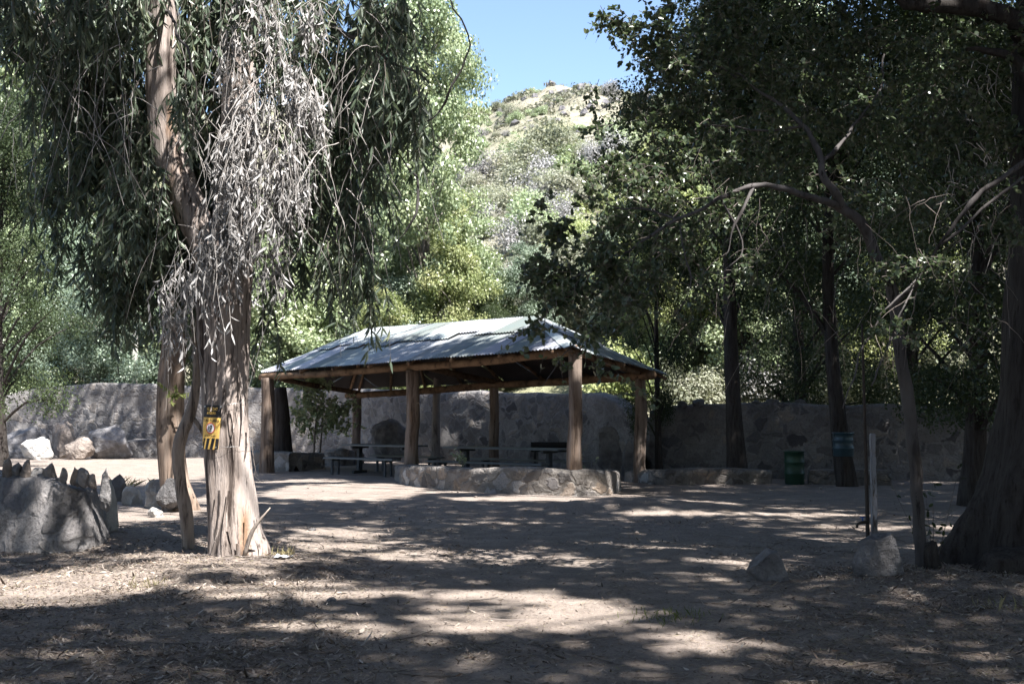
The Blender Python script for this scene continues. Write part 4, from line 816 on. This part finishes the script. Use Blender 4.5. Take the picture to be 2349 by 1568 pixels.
# massive dark tree, right edge
bb_ = Gd(2330, 1325); BD = bb_[1] + .7
bt = thing('massive_tree', 'massive dark old tree trunk with a flared hollow base at the right edge', 'tree', (S(2410 - 1174, BD), BD, 0))
def flare2(th, z):
    f = np.clip((1.1 - z) / 1.3, 0, 1); return 1 + f ** 2 * (.35 * np.maximum(0, np.sin(th * 4 + 2.2)) ** 1.5 + .12 * np.sin(th * 9)) + .05 * np.sin(th * 5 + z)
gt = Geo(); tube(gt, row([(2395, 1370, 400, 0), (2395, 1300, 360, 0), (2398, 1200, 320, 0), (2404, 1080, 262, 0), (2410, 950, 228, 0), (2412, 800, 208, 0), (2415, 600, 196, 0), (2420, 300, 186, 0), (2440, -100, 170, 0), (2460, -700, 110, 0)], BD), 60, .07, .12, (3.5, 3.5, 1), flare2, seed=31)
rock(gt, np.array([*(P(2330, 1350, BD - .9)[:2]), -.05]), (.85, .7, .42), 33, 4, 6, .7, .09)
tube(gt, row([(2415, 250, 80, BD), (2345, 70, 52, 11.4), (2250, 20, 40, 11.4), (2120, 5, 30, 11.4), (1980, -40, 18, 11.4)], BD), 14, .1, .04, seed=34, wob=.15)
tube(gt, row([(2400, 300, 60, BD), (2345, 180, 30, 11.4), (2300, 110, 20, 11.4), (2200, 90, 9, 11.4)], BD), 14, .1, .02, seed=35, wob=.15)
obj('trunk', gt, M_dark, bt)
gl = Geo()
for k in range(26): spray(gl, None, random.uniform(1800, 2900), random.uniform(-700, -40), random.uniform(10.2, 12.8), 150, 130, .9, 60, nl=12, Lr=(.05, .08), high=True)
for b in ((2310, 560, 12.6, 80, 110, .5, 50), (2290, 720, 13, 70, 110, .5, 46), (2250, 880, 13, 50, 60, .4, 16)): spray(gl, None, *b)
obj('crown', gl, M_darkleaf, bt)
gw = Geo(); n = 90; st = np.array([P(random.uniform(2130, 2345), random.uniform(120, 560), random.uniform(12.5, 14)) for _ in range(n)]); k = 7; t = np.linspace(0, 1, k); L = rng.uniform(.2, .7, n); d0 = unit(np.stack([rng.normal(0, .5, n), rng.normal(0, .3, n), rng.normal(-.6, .3, n)], -1))
twigs(gw, st[:, None] + d0[:, None] * (L[:, None] * t)[..., None] + np.cumsum(rng.normal(0, .014, (n, k, 3)), 1), np.linspace(.007, .002, k)[None].repeat(n, 0)); obj('dead_twig', gw, M_paletwig, bt)['kind'] = 'stuff'
rock_thing('stump', 'broken dark stump with pale splinters between the slender tree and the massive trunk', 2112, 2178, 1236, 1330, M_dark, 36, cat='stump', taper=.45, cuts=16)

# ================================================================ TREE MAKER (local coordinates, shared meshes)
def make_tree(name, label, m_leaf, m_bark, H, Rc, zlo, trunk_r, leaf, nleaf, seed, nclump=55, bend=.5, group=None, cr=.26, yscale=1.0):
    global rng
    keep = rng; rng = np.random.default_rng(seed)
    t = thing(name, label, 'tree', (0, 0, 0), group); gt = Geo(); gl = Geo()
    dx = rng.normal(0, bend, 2); k = 8; z = np.linspace(-.3, H * .86, k); ph = rng.random() * 6
    sp = np.stack([dx[0] * np.sin(z / H * 2.2 + ph) - dx[0] * math.sin(ph), dx[1] * np.sin(z / H * 2 + ph) - dx[1] * math.sin(ph), z], -1)
    rad = trunk_r * np.linspace(1.1, .12, k); rad[0] *= 1.25
    tube(gt, np.hstack([sp, rad[:, None]]), 12, .4, trunk_r * .16, (5, 5, 1), seed=seed)
    cz, rz = (H + zlo) / 2, (H - zlo) / 2
    u = unit(rng.normal(size=(nclump, 3))) * rng.random((nclump, 1)) ** .38
    env = 1 + .35 * fbm(unit(u) * 1.6 + seed, 2, seed)[:, None]
    c = u * env * [Rc, Rc * yscale, rz] + [0, 0, cz]
    tl = np.clip((c[:, 2] - zlo) / (H - zlo), 0, 1); c[:, :2] *= (1.12 - .75 * tl[:, None] ** 1.6)
    c[:, 0] += np.interp(c[:, 2], sp[:, 2], sp[:, 0]); c[:, 1] += np.interp(c[:, 2], sp[:, 2], sp[:, 1])
    for q in c[:: 2]:
        zz = max(zlo * .75, q[2] - np.hypot(*q[:2]) * .7 - .4); a = np.array([np.interp(zz, sp[:, 2], sp[:, 0]), np.interp(zz, sp[:, 2], sp[:, 1]), zz])
        r0 = trunk_r * .28 * (1 - zz / H * .7); mid = (a + q) / 2 + [0, 0, .12 * np.linalg.norm(q - a)]
        tube(gt, [(*a, r0), (*mid, r0 * .6), (*q, r0 * .2)], 6, .5, r0 * .2, cap=False)
    size = rng.uniform(.55, 1.3, nclump); pr = size ** 2; pr /= pr.sum(); w_ = rng.choice(nclump, nleaf, p=pr)
    off = rng.normal(0, 1, (nleaf, 3)); off = unit(off) * (rng.random((nleaf, 1)) ** .45) * [1, 1, .72]
    off = off * (1 + .5 * fbm(off * 2.1 + w_[:, None] * 3.1, 2, seed)[:, None])
    C = c[w_] + off * (size[w_, None] * Rc * cr * 1.35); C[:, 2] = np.maximum(C[:, 2], .25)
    N = unit(off + rng.normal(0, .7, (nleaf, 3)) + [0, 0, .4]); D = unit(np.cross(N, rng.normal(size=(nleaf, 3))) + [0, 0, -.25])
    Lf = leaf * rng.uniform(.6, 1.25, nleaf); tn = np.clip(.45 + .16 * (size[w_] - 1) + rng.normal(0, .16, nleaf) + rng.normal(0, .2, nclump)[w_], 0, 1)
    leaves(gl, C, D, N, Lf, Lf * .62, 'quad', tn)
    obj('trunk', gt, m_bark, t, world=False); obj('crown', gl, m_leaf, t, world=False)
    rng = keep; return t
def at(x, d): return (S(x - 1174, d), d)
def put(t, x, d, rz, s, label, first=False, group=None, z=None):
    X, Y = at(x, d); zz = max(0, float(hz(np.array([X]), np.array([Y]))[0])) if z is None else z
    if first:
        t.location = (X, Y, zz); t.rotation_euler = (0, 0, rz); t.scale = (s,) * 3 if np.isscalar(s) else s; t['label'] = label
        if group: t['group'] = group
        return t
    return dup(t, (X, Y, zz), rz, s, label, group)

# sunlit trees behind the walls
oak = make_tree('oak_tree', '', M_bgleaf, M_grey, 19, 4.3, 2.2, .3, .17, 80000, 101, 190, cr=.165)
put(oak, 975, 45, .4, (.70, .74, 1.06), 'tallest sunlit green tree behind the pavilion, its crown rising beside the strip of sky', True)
put(oak, 800, 49, 2.0, .95, 'tall sunlit green tree behind the left half of the pavilion roof')
put(oak, 50, 50, 3.1, (1.0, 1.0, 1.2), 'tall bright green tree at the far left edge behind the long wall')
put(oak, 1850, 44, 4.2, .85, 'sunlit tree glimpsed through the leaves behind the right wall above the green bin')
put(oak, 2240, 40, 5.1, .8, 'sunlit tree glimpsed beyond the right wall beside the massive trunk')
yel = make_tree('yellow_green_tree', '', M_yelleaf, M_grey, 9, 2.3, 1.0, .16, .13, 34000, 102, 120, cr=.19)
put(yel, 1050, 42.5, .3, (.72, .72, .95), 'yellow green tree standing before the tallest one behind the pavilion ridge', True)
put(yel, 945, 42.5, 1.9, .68, 'smaller yellow green tree behind the left end of the pavilion ridge')
put(yel, 1560, 40, 3.0, .85, 'bright yellow green tree on the slope right of the pavilion roof')
put(yel, 1440, 52, 4.0, .8, 'bright yellow green tree on the slope above the near corner post')
put(yel, 2020, 36, 5.0, .8, 'bright yellow green tree behind the right wall above the blue bin')
mid = make_tree('broadleaf_tree', '', M_bgleaf, M_dark, 8.5, 2.8, .8, .2, .13, 46000, 103, 120, cr=.19)
put(mid, 650, 44, .2, 1.0, 'leafy green tree rising behind the left corner post of the pavilion', True)
put(mid, 760, 45, 1.3, 1.1, 'leafy green tree behind the left slope of the pavilion roof')
put(mid, 330, 48, 2.2, 1.15, 'leafy green tree behind the long wall left of the eucalyptus trunks')
put(mid, 30, 45, 3.3, 1.05, 'leafy green tree overhanging the low left end of the long wall')
put(mid, 1710, 39, 5.4, .95, 'leafy green tree behind the right wall at the tall dark trunk')
put(mid, 520, 46, 4.4, 1.2, 'leafy green tree hidden mostly behind the big eucalyptus')
put(mid, 1110, 45.5, 1.1, .7, 'low leafy green tree right of the yellow green one behind the ridge')
aca = make_tree('acacia_tree', '', M_blueleaf, M_grey, 7.5, 2.6, 1.6, .12, .10, 46000, 104, 110, cr=.18)
put(aca, 258, 43.6, .2, 1.0, 'feathery blue green acacia with a thin pale trunk behind the long wall', True)
put(aca, 120, 46, 1.4, 1.25, 'taller feathery acacia behind the white boulder at the left')
put(aca, 880, 44, 2.6, .9, 'feathery grey green tree behind the middle of the pavilion roof')
put(aca, 1215, 45, 4.0, .7, 'small feathery grey green tree behind the right end of the pavilion ridge')
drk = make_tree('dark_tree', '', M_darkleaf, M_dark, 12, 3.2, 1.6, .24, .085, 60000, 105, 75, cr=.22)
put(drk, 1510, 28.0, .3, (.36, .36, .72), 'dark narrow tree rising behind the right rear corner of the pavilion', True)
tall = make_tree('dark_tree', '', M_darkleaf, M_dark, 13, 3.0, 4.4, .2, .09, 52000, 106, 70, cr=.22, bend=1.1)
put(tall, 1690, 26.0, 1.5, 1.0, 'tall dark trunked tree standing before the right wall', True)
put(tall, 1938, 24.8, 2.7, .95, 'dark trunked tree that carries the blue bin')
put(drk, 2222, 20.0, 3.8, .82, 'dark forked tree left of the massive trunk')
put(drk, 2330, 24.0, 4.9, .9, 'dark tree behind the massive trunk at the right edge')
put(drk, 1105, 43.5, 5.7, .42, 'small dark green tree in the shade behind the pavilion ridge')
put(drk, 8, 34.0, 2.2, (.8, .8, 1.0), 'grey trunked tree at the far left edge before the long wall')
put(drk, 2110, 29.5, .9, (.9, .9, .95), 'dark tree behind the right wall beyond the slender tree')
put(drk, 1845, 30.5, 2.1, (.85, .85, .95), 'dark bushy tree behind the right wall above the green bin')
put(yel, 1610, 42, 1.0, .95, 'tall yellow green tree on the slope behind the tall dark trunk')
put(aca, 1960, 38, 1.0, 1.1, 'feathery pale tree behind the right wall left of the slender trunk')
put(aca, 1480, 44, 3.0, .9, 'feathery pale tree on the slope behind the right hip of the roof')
# stump and saplings by the left corner post
gt = Geo(); q = P(645, 1035, 32.5); tube(gt, [(q[0] + .1, q[1], -.1, .42), (q[0] + .05, q[1], .35, .30), (q[0], q[1], 1.4, .24), (q[0] - .08, q[1], 2.3, .2)], 16, .12, .05, seed=41)
tag(obj('tree_stump', gt, M_dark, None, (q[0], q[1], 0)), 'tall black stump right beside the left corner post of the pavilion', 'stump')
def sapling(x0, y0, d, blobs, stems, label, m=M_bgleaf, zb=0):
    q = P(x0, y0, d); t = thing('sapling', label, 'sapling', (q[0], d, zb)); gt, gl = Geo(), Geo()
    for s in stems: tube(gt, row([(x, y, wd, d) for x, y, wd in s], d), 6, .2, .004)
    for b in blobs: spray(gl, gt, *b, Lr=(.06, .11), twl=(.2, .5))
    obj('stem', gt, M_twig, t); obj('crown', gl, m, t)
sapling(725, 1050, 33, [(735, 905, 33, 45, 50, .6, 120), (760, 965, 33, 45, 36, .5, 60), (705, 950, 33, 35, 50, .5, 70), (780, 925, 33, 30, 30, .4, 36)], [[(720, 1052, 5), (722, 1000, 4), (728, 930, 3)], [(732, 1052, 5), (738, 990, 4), (742, 920, 3)]], 'leafy sapling with two thin stems right of the black stump')
gt = Geo(); q = P(1000, 1040, 33.2); tube(gt, [(q[0], q[1], -.1, .14), (q[0], q[1], 1.3, .12), (q[0] + .04, q[1], 2.9, .10)], 12, .2, .01); tag(obj('pole', gt, M_grey, None, (q[0], q[1], 0)), 'pale grey pole against the back wall behind the middle posts', 'pole')
gt = Geo(); q = Gd(307, 1030); tube(gt, [(P(308, 900, 43.3)[0], 43.3, -.1, .13), (P(308, 870, 43.3)[0], 43.3, 3, .12), (P(310, 800, 43.3)[0], 43.3, 6.6, .08)], 10, .3, .01); tag(obj('pole', gt, simple('pale_bark', (.5, .48, .45), .8), None, (P(308, 900, 43.3)[0], 43.3, 0)), 'slim whitish trunk standing just behind the long wall at left', 'pole')

# ================================================================ HILLSIDE SCRUB AND ROCKS
def shrub(name, label, m, seed, n, leaf, grp, flatten=.75):
    global rng
    keep = rng; rng = np.random.default_rng(seed); t = thing(name, label, 'shrub', (0, 0, 0), grp); gl, gt = Geo(), Geo(); nc = 16
    c = unit(rng.normal(size=(nc, 3))) * rng.uniform(.3, .85, (nc, 1)); c[:, 2] = np.abs(c[:, 2]) * flatten + .15
    st = np.zeros((nc, 3, 3)); st[:, 2] = c; st[:, 1] = c * .5 + rng.normal(0, .06, (nc, 3)); st[:, 0, 2] = -.1
    twigs(gt, st, np.linspace(.03, .01, 3)[None].repeat(nc, 0))
    w_ = rng.integers(0, nc, n); off = unit(rng.normal(size=(n, 3))) * rng.random((n, 1)) ** .5 * .42; C = c[w_] + off; C[:, 2] = np.maximum(C[:, 2], .02)
    N = unit(off + rng.normal(0, .3, (n, 3)) + [0, 0, .2]); D = unit(np.cross(N, rng.normal(size=(n, 3)))); Lf = leaf * rng.uniform(.6, 1.3, n)
    leaves(gl, C, D, N, Lf, Lf * .6, 'quad', np.clip(.5 + rng.normal(0, .22, nc)[w_] + rng.normal(0, .12, n), 0, 1)); obj('stem', gt, M_twig, t, world=False); obj('foliage', gl, m, t, world=False); rng = keep; return t
kinds = [shrub('shrub', 'grey green rounded shrub on the dry hillside', M_greyleaf, 201, 7000, .075, 'grey shrubs on the hillside'), shrub('shrub', 'dark green shrub dotted over the upper dry slope', M_bgleaf, 202, 5000, .08, 'green shrubs on the hillside'),
         shrub('shrub', 'yellow green shrub on the sunny lower slope', M_yelleaf, 203, 5000, .08, 'yellow shrubs on the hillside'), shrub('shrub', 'bare twiggy grey shrub on the hillside', M_deadleaf, 204, 4000, .07, 'bare shrubs on the hillside')]
used = [False] * 4; r4 = np.random.default_rng(77)
def hill_put(k, x, y, s, rz):
    z = float(hz(np.array([x]), np.array([y]))[0]) - .05
    sc_ = (s * r4.uniform(.8, 1.3), s * r4.uniform(.8, 1.2), s * r4.uniform(.75, 1.15))
    if not used[k]:
        kinds[k].location = (x, y, z); kinds[k].scale = sc_; kinds[k].rotation_euler = (0, 0, rz); used[k] = True
    else: dup(kinds[k], (x, y, z), rz, sc_)
for i in range(135):                    # dense lower scrub
    d = r4.uniform(44, 125) if i < 105 else r4.uniform(36, 50); u = r4.uniform(-.05, .22) if i < 105 else r4.uniform(.06, .4)
    s = r4.uniform(1.0, 2.3) * (1 + (d - 44) / 80); k = int(r4.choice(4, p=[.5, .2, .08 if d > 70 else .2, .22 if d > 70 else .1]))
    hill_put(k, u * d, d, s, r4.uniform(0, 6))
for i in range(75):                    # small
    d = r4.uniform(110, 258); u = r4.uniform(-.05, .16); hill_put(int(r4.choice([0, 0, 1, 3])), u * d, d, r4.uniform(.45, 1.1), r4.uniform(0, 6))
for i in range(55):                     # sparse upper scrub
    d = r4.uniform(120, 255); u = r4.uniform(-.05, .16); hill_put(int(r4.choice([0, 1, 1, 3])), u * d, d, r4.uniform(.7, 2.4), r4.uniform(0, 6))
for i in range(20): d = r4.uniform(252, 262); hill_put(int(r4.choice([0, 1])), r4.uniform(-.06, .14) * d, d, r4.uniform(.8, 2.0), r4.uniform(0, 6))
gl = Geo(); n = 30000; y = 50 + 212 * rng.random(n) ** .8; x = (rng.random(n) * .32 - .1) * y; dn_ = fbm(np.stack([x * .09, y * .05, 0 * x], -1), 4, 131); kp = rng.random(n) < np.clip((dn_ + .1 - np.clip((y - 140) / 220, 0, .34)) * 3.5, .03, 1); x, y = x[kp], y[kp]; n = len(x); z = hz(x, y)
m = 13; sz = (.3 + .9 * rng.random(n) ** 2) * (1 + y / 400); off = unit(rng.normal(size=(n, m, 3))) * rng.random((n, m, 1)) ** .5; off[..., 2] = np.abs(off[..., 2]) * .7
C = (np.stack([x, y, z], -1)[:, None] + off * sz[:, None, None]).reshape(-1, 3); N = unit(off.reshape(-1, 3) + rng.normal(0, .4, (n * m, 3)) + [0, 0, .3]); Lf = np.repeat(sz, m) * rng.uniform(.3, .6, n * m)
leaves(gl, C, unit(np.cross(N, rng.normal(size=(n * m, 3)))), N, Lf, Lf * .6, 'quad', np.clip(np.repeat(rng.normal(.4, .25, n), m) + rng.normal(0, .1, n * m), 0, 1)); tag(obj('hillside_scrub', gl, leaf_mat('low_scrub_leaf', [(.10, .11, .075), (.16, .17, .12), (.21, .20, .165), (.24, .235, .16)], .2, .6, .2)), 'low grey green scrub merging over the dry hillside', 'scrub', kind='stuff')
gg = Geo(); rock(gg, np.zeros(3), (2.4, 1.8, 1.7), 301, 4, 22, .5, .09, taper=.3); ro = tag(obj('outcrop', gg, rock_mat('hill_rock', (.15, .143, .148), (.07, .066, .07), (.21, .20, .20), 1.2), None, (0, 0, 0)), 'grey rock outcrop on the dry hillside below the skyline', 'rock', 'rock outcrops on the hillside')
for i in range(90):
    a, b = (.035, .03) if i < 60 else (.05, .05); u = r4.normal(.045, .022) if i < 60 else r4.uniform(-.04, .14); d = r4.normal(185, 24) if i < 60 else r4.uniform(120, 225)
    x, y = u * d, d; o = ro if i == 0 else ro.copy()
    if i: col.objects.link(o)
    o.location = (x, y, float(hz(np.array([x]), np.array([y]))[0]) - .35); s = r4.uniform(.25, 1.0); o.scale = (s * r4.uniform(.7, 1.6), s, s * r4.uniform(.6, 1.3)); o.rotation_euler = (r4.uniform(-.3, .3), 0, r4.uniform(0, 6))

# ================================================================ GROUND COVER
def scatter(n, fy0, fy1, dens, xs=.5):
    out = []
    while sum(len(o) for o in out) < n:
        y = fy0 + (fy1 - fy0) * rng.random(n * 2) ** 1.6; x = (rng.random(n * 2) * 2 - 1) * xs * (y + .6); k = rng.random(n * 2) < dens(x, y); out.append(np.stack([x[k], y[k]], -1))
    return np.vstack(out)[:n]
def dlit(x, y):
    p = np.stack([x * .9, y * .9, 0 * x], -1); d = .16 + .5 * np.clip(fbm(p, 3, 55) * 1.6, 0, 1)
    right_ = np.clip((x - .4 * y * .5 + .4) / 1.5, 0, 1) * np.clip((12.5 - y) / 2, 0, 1); left_ = np.clip((-x - .08 * y) / 1.2, 0, 1) * np.clip((16 - y) / 3, 0, 1)
    return np.clip(d + .75 * right_ + .55 * left_, 0, 1)
g = Geo(); n = 90000; p = scatter(n, 4.5, 20, dlit); L = rng.uniform(.012, .045, n) * (1 + .9 * (rng.random(n) < .06)); a = rng.uniform(0, 6.283, n)
C = np.stack([p[:, 0], p[:, 1], gz(p[:, 0], p[:, 1]) + rng.uniform(.003, .018, n)], -1); D = np.stack([np.cos(a), np.sin(a), rng.normal(0, .14, n)], -1); N = unit(np.stack([rng.normal(0, .35, n), rng.normal(0, .35, n), np.ones(n)], -1))
leaves(g, C, D, N, L, L * rng.uniform(.12, .34, n), 'lance', None, .25); tag(obj('leaf_litter', g, M_litter), 'brown dry leaf litter scattered over the dirt', 'leaf litter', kind='stuff')
g = Geo(); n = 30000; p = scatter(n, 4.5, 17, lambda x, y: dlit(x, y) ** 2 * np.clip(.4 + 1.6 * fbm(np.stack([x * 1.7, y * 1.7, 0 * x], -1), 3, 88), .08, 1)); L = rng.uniform(.018, .062, n) * (1 + .8 * (rng.random(n) < .05)); a = rng.uniform(0, 6.283, n); C = np.stack([p[:, 0], p[:, 1], gz(p[:, 0], p[:, 1]) + rng.uniform(.004, .025, n)], -1)
leaves(g, C, np.stack([np.cos(a), np.sin(a), rng.normal(0, .2, n)], -1), unit(np.stack([rng.normal(0, .5, n), rng.normal(0, .5, n), np.ones(n)], -1)), L, L * rng.uniform(.16, .32, n), 'lance', None, .35); tag(obj('fallen_leaves', g, leaf_mat('fallen_leaf', [(.045, .036, .03), (.11, .085, .07), (.26, .215, .18), (.48, .43, .375), (.17, .105, .07)], .1, .6, .3, 1.0)), 'long dry eucalyptus leaves lying in drifts over the dirt', 'leaf litter', kind='stuff')
g = Geo(); n = 22000; p = scatter(n, 4.5, 16, dlit); a = rng.uniform(0, 6.283, n); L = rng.uniform(.02, .09, n); C = np.stack([p[:, 0], p[:, 1], gz(p[:, 0], p[:, 1]) + rng.uniform(.003, .015, n)], -1)
leaves(g, C, np.stack([np.cos(a), np.sin(a), rng.normal(.03, .1, n)], -1), unit(rng.normal(0, .3, (n, 3)) + [0, 0, 1]), L, .0035, 'quad', None); tag(obj('straw', g, M_straw), 'thin pale dry straw lying over the dirt', 'straw', kind='stuff')
g = Geo(); n = 900; p = scatter(n, 4.5, 26, lambda x, y: np.full(x.shape, .6)); V0, F0 = ico(1)
for q in p:
    s = abs(rng.normal(.008, .009)) + .004; V = V0 * (s * rng.uniform(.7, 1.3, 3)) * [1, 1, .7] * (1 + .25 * rng.normal(0, 1, (len(V0), 1)).clip(-1, 1)); g.add(V + [q[0], q[1], float(gz(q[0], q[1])) + s * .2], F0, rng.random())
tag(obj('gravel', g, M_rockb), 'small grey pebbles strewn over the dirt', 'pebbles', kind='stuff')
g = Geo(); n = 900; p = scatter(n, 4.6, 16, dlit); e = 130; p[:e] = np.stack([rng.normal(-2.8, .7, e), rng.normal(11.9, .45, e)], -1); a = rng.uniform(0, 6.283, n); L = rng.uniform(.08, .42, n); k = 4; t = np.linspace(-.5, .5, k); c = np.stack([p[:, 0], p[:, 1], gz(p[:, 0], p[:, 1]) + .012], -1); dv = np.stack([np.cos(a), np.sin(a), 0 * a], -1)
pts = c[:, None] + dv[:, None] * (L[:, None] * t)[..., None] + rng.normal(0, .012, (n, k, 3)) * [1, 1, .4]; twigs(g, pts, rng.uniform(.002, .007, (n, 1)) * np.ones((1, k))); tag(obj('twig_litter', g, M_twig), 'fallen twigs and bark strips on the dirt', 'twigs', kind='stuff')
def tuft(x, y, n, hgt, m, label, spread=.12, grp=None):
    q = Gd(x, y); g = Geo(); o = rng.normal(0, spread, (n, 2)); C = np.stack([q[0] + o[:, 0], q[1] + o[:, 1], gz(q[0] + o[:, 0], q[1] + o[:, 1])], -1); D = np.stack([rng.normal(0, .45, n), rng.normal(0, .45, n), np.ones(n)], -1)
    leaves(g, C, D, rng.normal(size=(n, 3)), hgt * rng.uniform(.4, 1.2, n), .006, 'lance', None, .4); tag(obj('grass_tuft', g, m, None, (q[0], q[1], 0)), label, 'grass', grp, 'stuff')
tuft(1545, 1415, 130, .06, M_green, 'sparse green grass tuft on the litter in the right foreground', .15)
tuft(648, 1284, 60, .10, M_straw, 'dry grass tuft at the right foot of the big eucalyptus', .06)
tuft(330, 1345, 50, .09, M_straw, 'dry grass tuft in the left foreground litter', .08)
tuft(128, 1045, 60, .5, M_straw, 'tall dry weeds beside the white boulder', .25)
tuft(195, 1045, 50, .4, M_straw, 'thin green weeds before the mossy boulder', .3)
tuft(295, 1115, 60, .25, M_straw, 'dry weeds behind the round boulder at the retaining wall', .25)
tuft(30, 1255, 40, .22, M_straw, 'thin weeds at the foot of the retaining wall', .1)
tuft(2290, 1400, 24, .12, M_straw, 'dry weeds before the massive trunk', .08)
def weed(x, y, d, zb, hgt, n, label, m=M_bgleaf):
    q = P(x, y, d); t = thing('weed', label, 'plant', (q[0], d, zb)); gt, gl = Geo(), Geo(); ns = 5; st = np.zeros((ns, 4, 3)); f = np.linspace(0, 1, 4)
    for j in range(ns): dxy = rng.normal(0, .3, 2) * hgt; st[j, :, 0] = q[0] + dxy[0] * f; st[j, :, 1] = d + dxy[1] * f; st[j, :, 2] = zb + hgt * f * rng.uniform(.6, 1)
    twigs(gt, st, np.linspace(.006, .002, 4)[None].repeat(ns, 0)); j = rng.integers(0, ns, n); f = rng.uniform(.2, 1, n); C = st[j, 0] * (1 - f[:, None]) + st[j, 3] * f[:, None] + rng.normal(0, .02, (n, 3))
    leaves(gl, C, rng.normal(size=(n, 3)) + [0, 0, .2], rng.normal(size=(n, 3)), .075, .03, 'oval'); obj('stem', gt, M_twig, t); obj('foliage', gl, m, t)
weed(1062, 1064, 25.2, .40, .36, 70, 'small weed growing on the low curved wall beside the middle post')
weed(1345 - 15, 1064, 24.2, .1, .75, 60, 'taller weed inside the low wall near the corner post')
weed(2142, 1290, 11.4, 0, 1.1, 46, 'thin dark leafless plant between the slender tree and the massive trunk', M_darkleaf)
q = Gd(650, 1293); gg = Geo(); X, Y = np.meshgrid(np.linspace(-.09, .09, 7), np.linspace(-.06, .06, 5)); V = np.stack([q[0] + X + Y * .3, q[1] + Y, .035 + .025 * vn(np.stack([X * 22, Y * 22, X * 0], -1).reshape(-1, 3), 5).reshape(X.shape) + gz(q[0] + X, q[1] + Y)], -1); i = np.arange(35).reshape(5, 7)
gg.add(V.reshape(-1, 3), np.stack([i[:-1, :-1], i[:-1, 1:], i[1:, 1:], i[1:, :-1]], -1).reshape(-1, 4)); tag(obj('litter_paper', gg, flat('paper', (.62, .64, .7), .7), None, (q[0], q[1], 0)), 'crumpled pale paper litter at the right foot of the big eucalyptus', 'litter')

# ================================================================ UNSEEN TREES, CROWNS SHAPED TO SHADE THE CLEARING
SH_T = [(9.5, 6), (12.5, 14), (14.5, 22), (7, -6), (-9.5, 7), (-8, -5), (1, -9), (15, -2), (16, 8)]
N0 = 460000; qx = rng.uniform(-19, 22, N0); qy = rng.uniform(1, 46, N0); f = lit(qx, qy)
pn = np.stack([qx * .42, qy * .95, 0 * qx], -1); hole = np.clip((fbm(pn, 4, 91) - np.where(qx > 2.8 + .05 * qy, .33, .28) - .09 * np.clip((9 - qy) / 4, 0, 1)) * 9, 0, 1)
hole = np.maximum(hole, np.clip((fbm(np.stack([qx * 2.4, qy * 3.0, 0 * qx + 7], -1), 3, 93) - .16) * 9, 0, 1) * (np.abs(qx - 2) < 6) * (np.abs(qy - 14) < 3.6))
hole = hole * (1 - np.clip((qx - 3.2) / .6, 0, 1) * np.clip((13.2 - qy) / .8, 0, 1) * .85)
Hh = rng.uniform(13, 18, N0) + np.clip((11 - qy) / 5, 0, 1) * rng.uniform(1, 5, N0); cx = qx + SUN[0] / SUN[2] * Hh; cy = qy + SUN[1] / SUN[2] * Hh
keep_ = (rng.random(N0) > np.maximum(f, hole)) & (f < .93) & ((cy < .5) | (Hh > 1.6 + .385 * cy + 1.0)) & (qy < np.interp(qx, D0X, D0Y) + 1.0)
C = np.stack([cx, cy, Hh], -1)[keep_] + rng.normal(0, .05, (keep_.sum(), 3)); tx = np.array(SH_T); own = np.argmin(np.hypot(C[:, 0:1] - tx[None, :, 0], C[:, 1:2] - tx[None, :, 1]), 1)
for j, (x, y) in enumerate(SH_T):
    me_ = C[own == j]
    if len(me_) < 50: continue
    t = thing('shade_tree', 'tall unseen tree beside and behind the viewer, crown shaped to shade the clearing', 'tree', (x, y, 0), 'tall trees around the viewer'); gt, gl = Geo(), Geo(); n = len(me_)
    tube(gt, [(x, y, -.2, .34), (x + .1, y, 4, .28), (x, y + .1, 9, .2), (x, y, 14, .08)], 14, .4, .05, seed=j)
    for q in me_[:: max(1, n // 26)]: tube(gt, [(x, y, 9.5, .07), (*((np.array([x, y, 10.5]) + q) / 2 + [0, 0, .6]), .05), (*q, .015)], 5, .8, .01, cap=False)
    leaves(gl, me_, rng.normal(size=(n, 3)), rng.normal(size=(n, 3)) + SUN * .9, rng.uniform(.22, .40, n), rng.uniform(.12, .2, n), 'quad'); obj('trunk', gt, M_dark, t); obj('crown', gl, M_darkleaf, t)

far = 0  # unseen ring of dark tree copies, added to block low sky light
for (x, y, sc_) in ((-17, -8, 1.2), (-11, -12, 1.25), (-5, -10, 1.3), (1, -13, 1.3), (6, -10, 1.2), (12, -11, 1.3), (18, -7, 1.25), (-8, -18, 1.4), (3, -19, 1.4), (14, -18, 1.4), (17, 0, 1.15), (19, 6, 1.15), (18, 12, 1.1), (19, 18, 1.1), (24, 3, 1.3), (24, 12, 1.3), (-16, 2, 1.05), (-17, 9, 1.0), (-21, -2, 1.3), (-24, 8, 1.3)):
    dup(drk, (x, y, 0), far * 1.3, (sc_ * 1.15, sc_ * 1.15, sc_), 'tall unseen tree beside and behind the viewer, crown shaped to shade the clearing', 'tall trees around the viewer'); far += 1
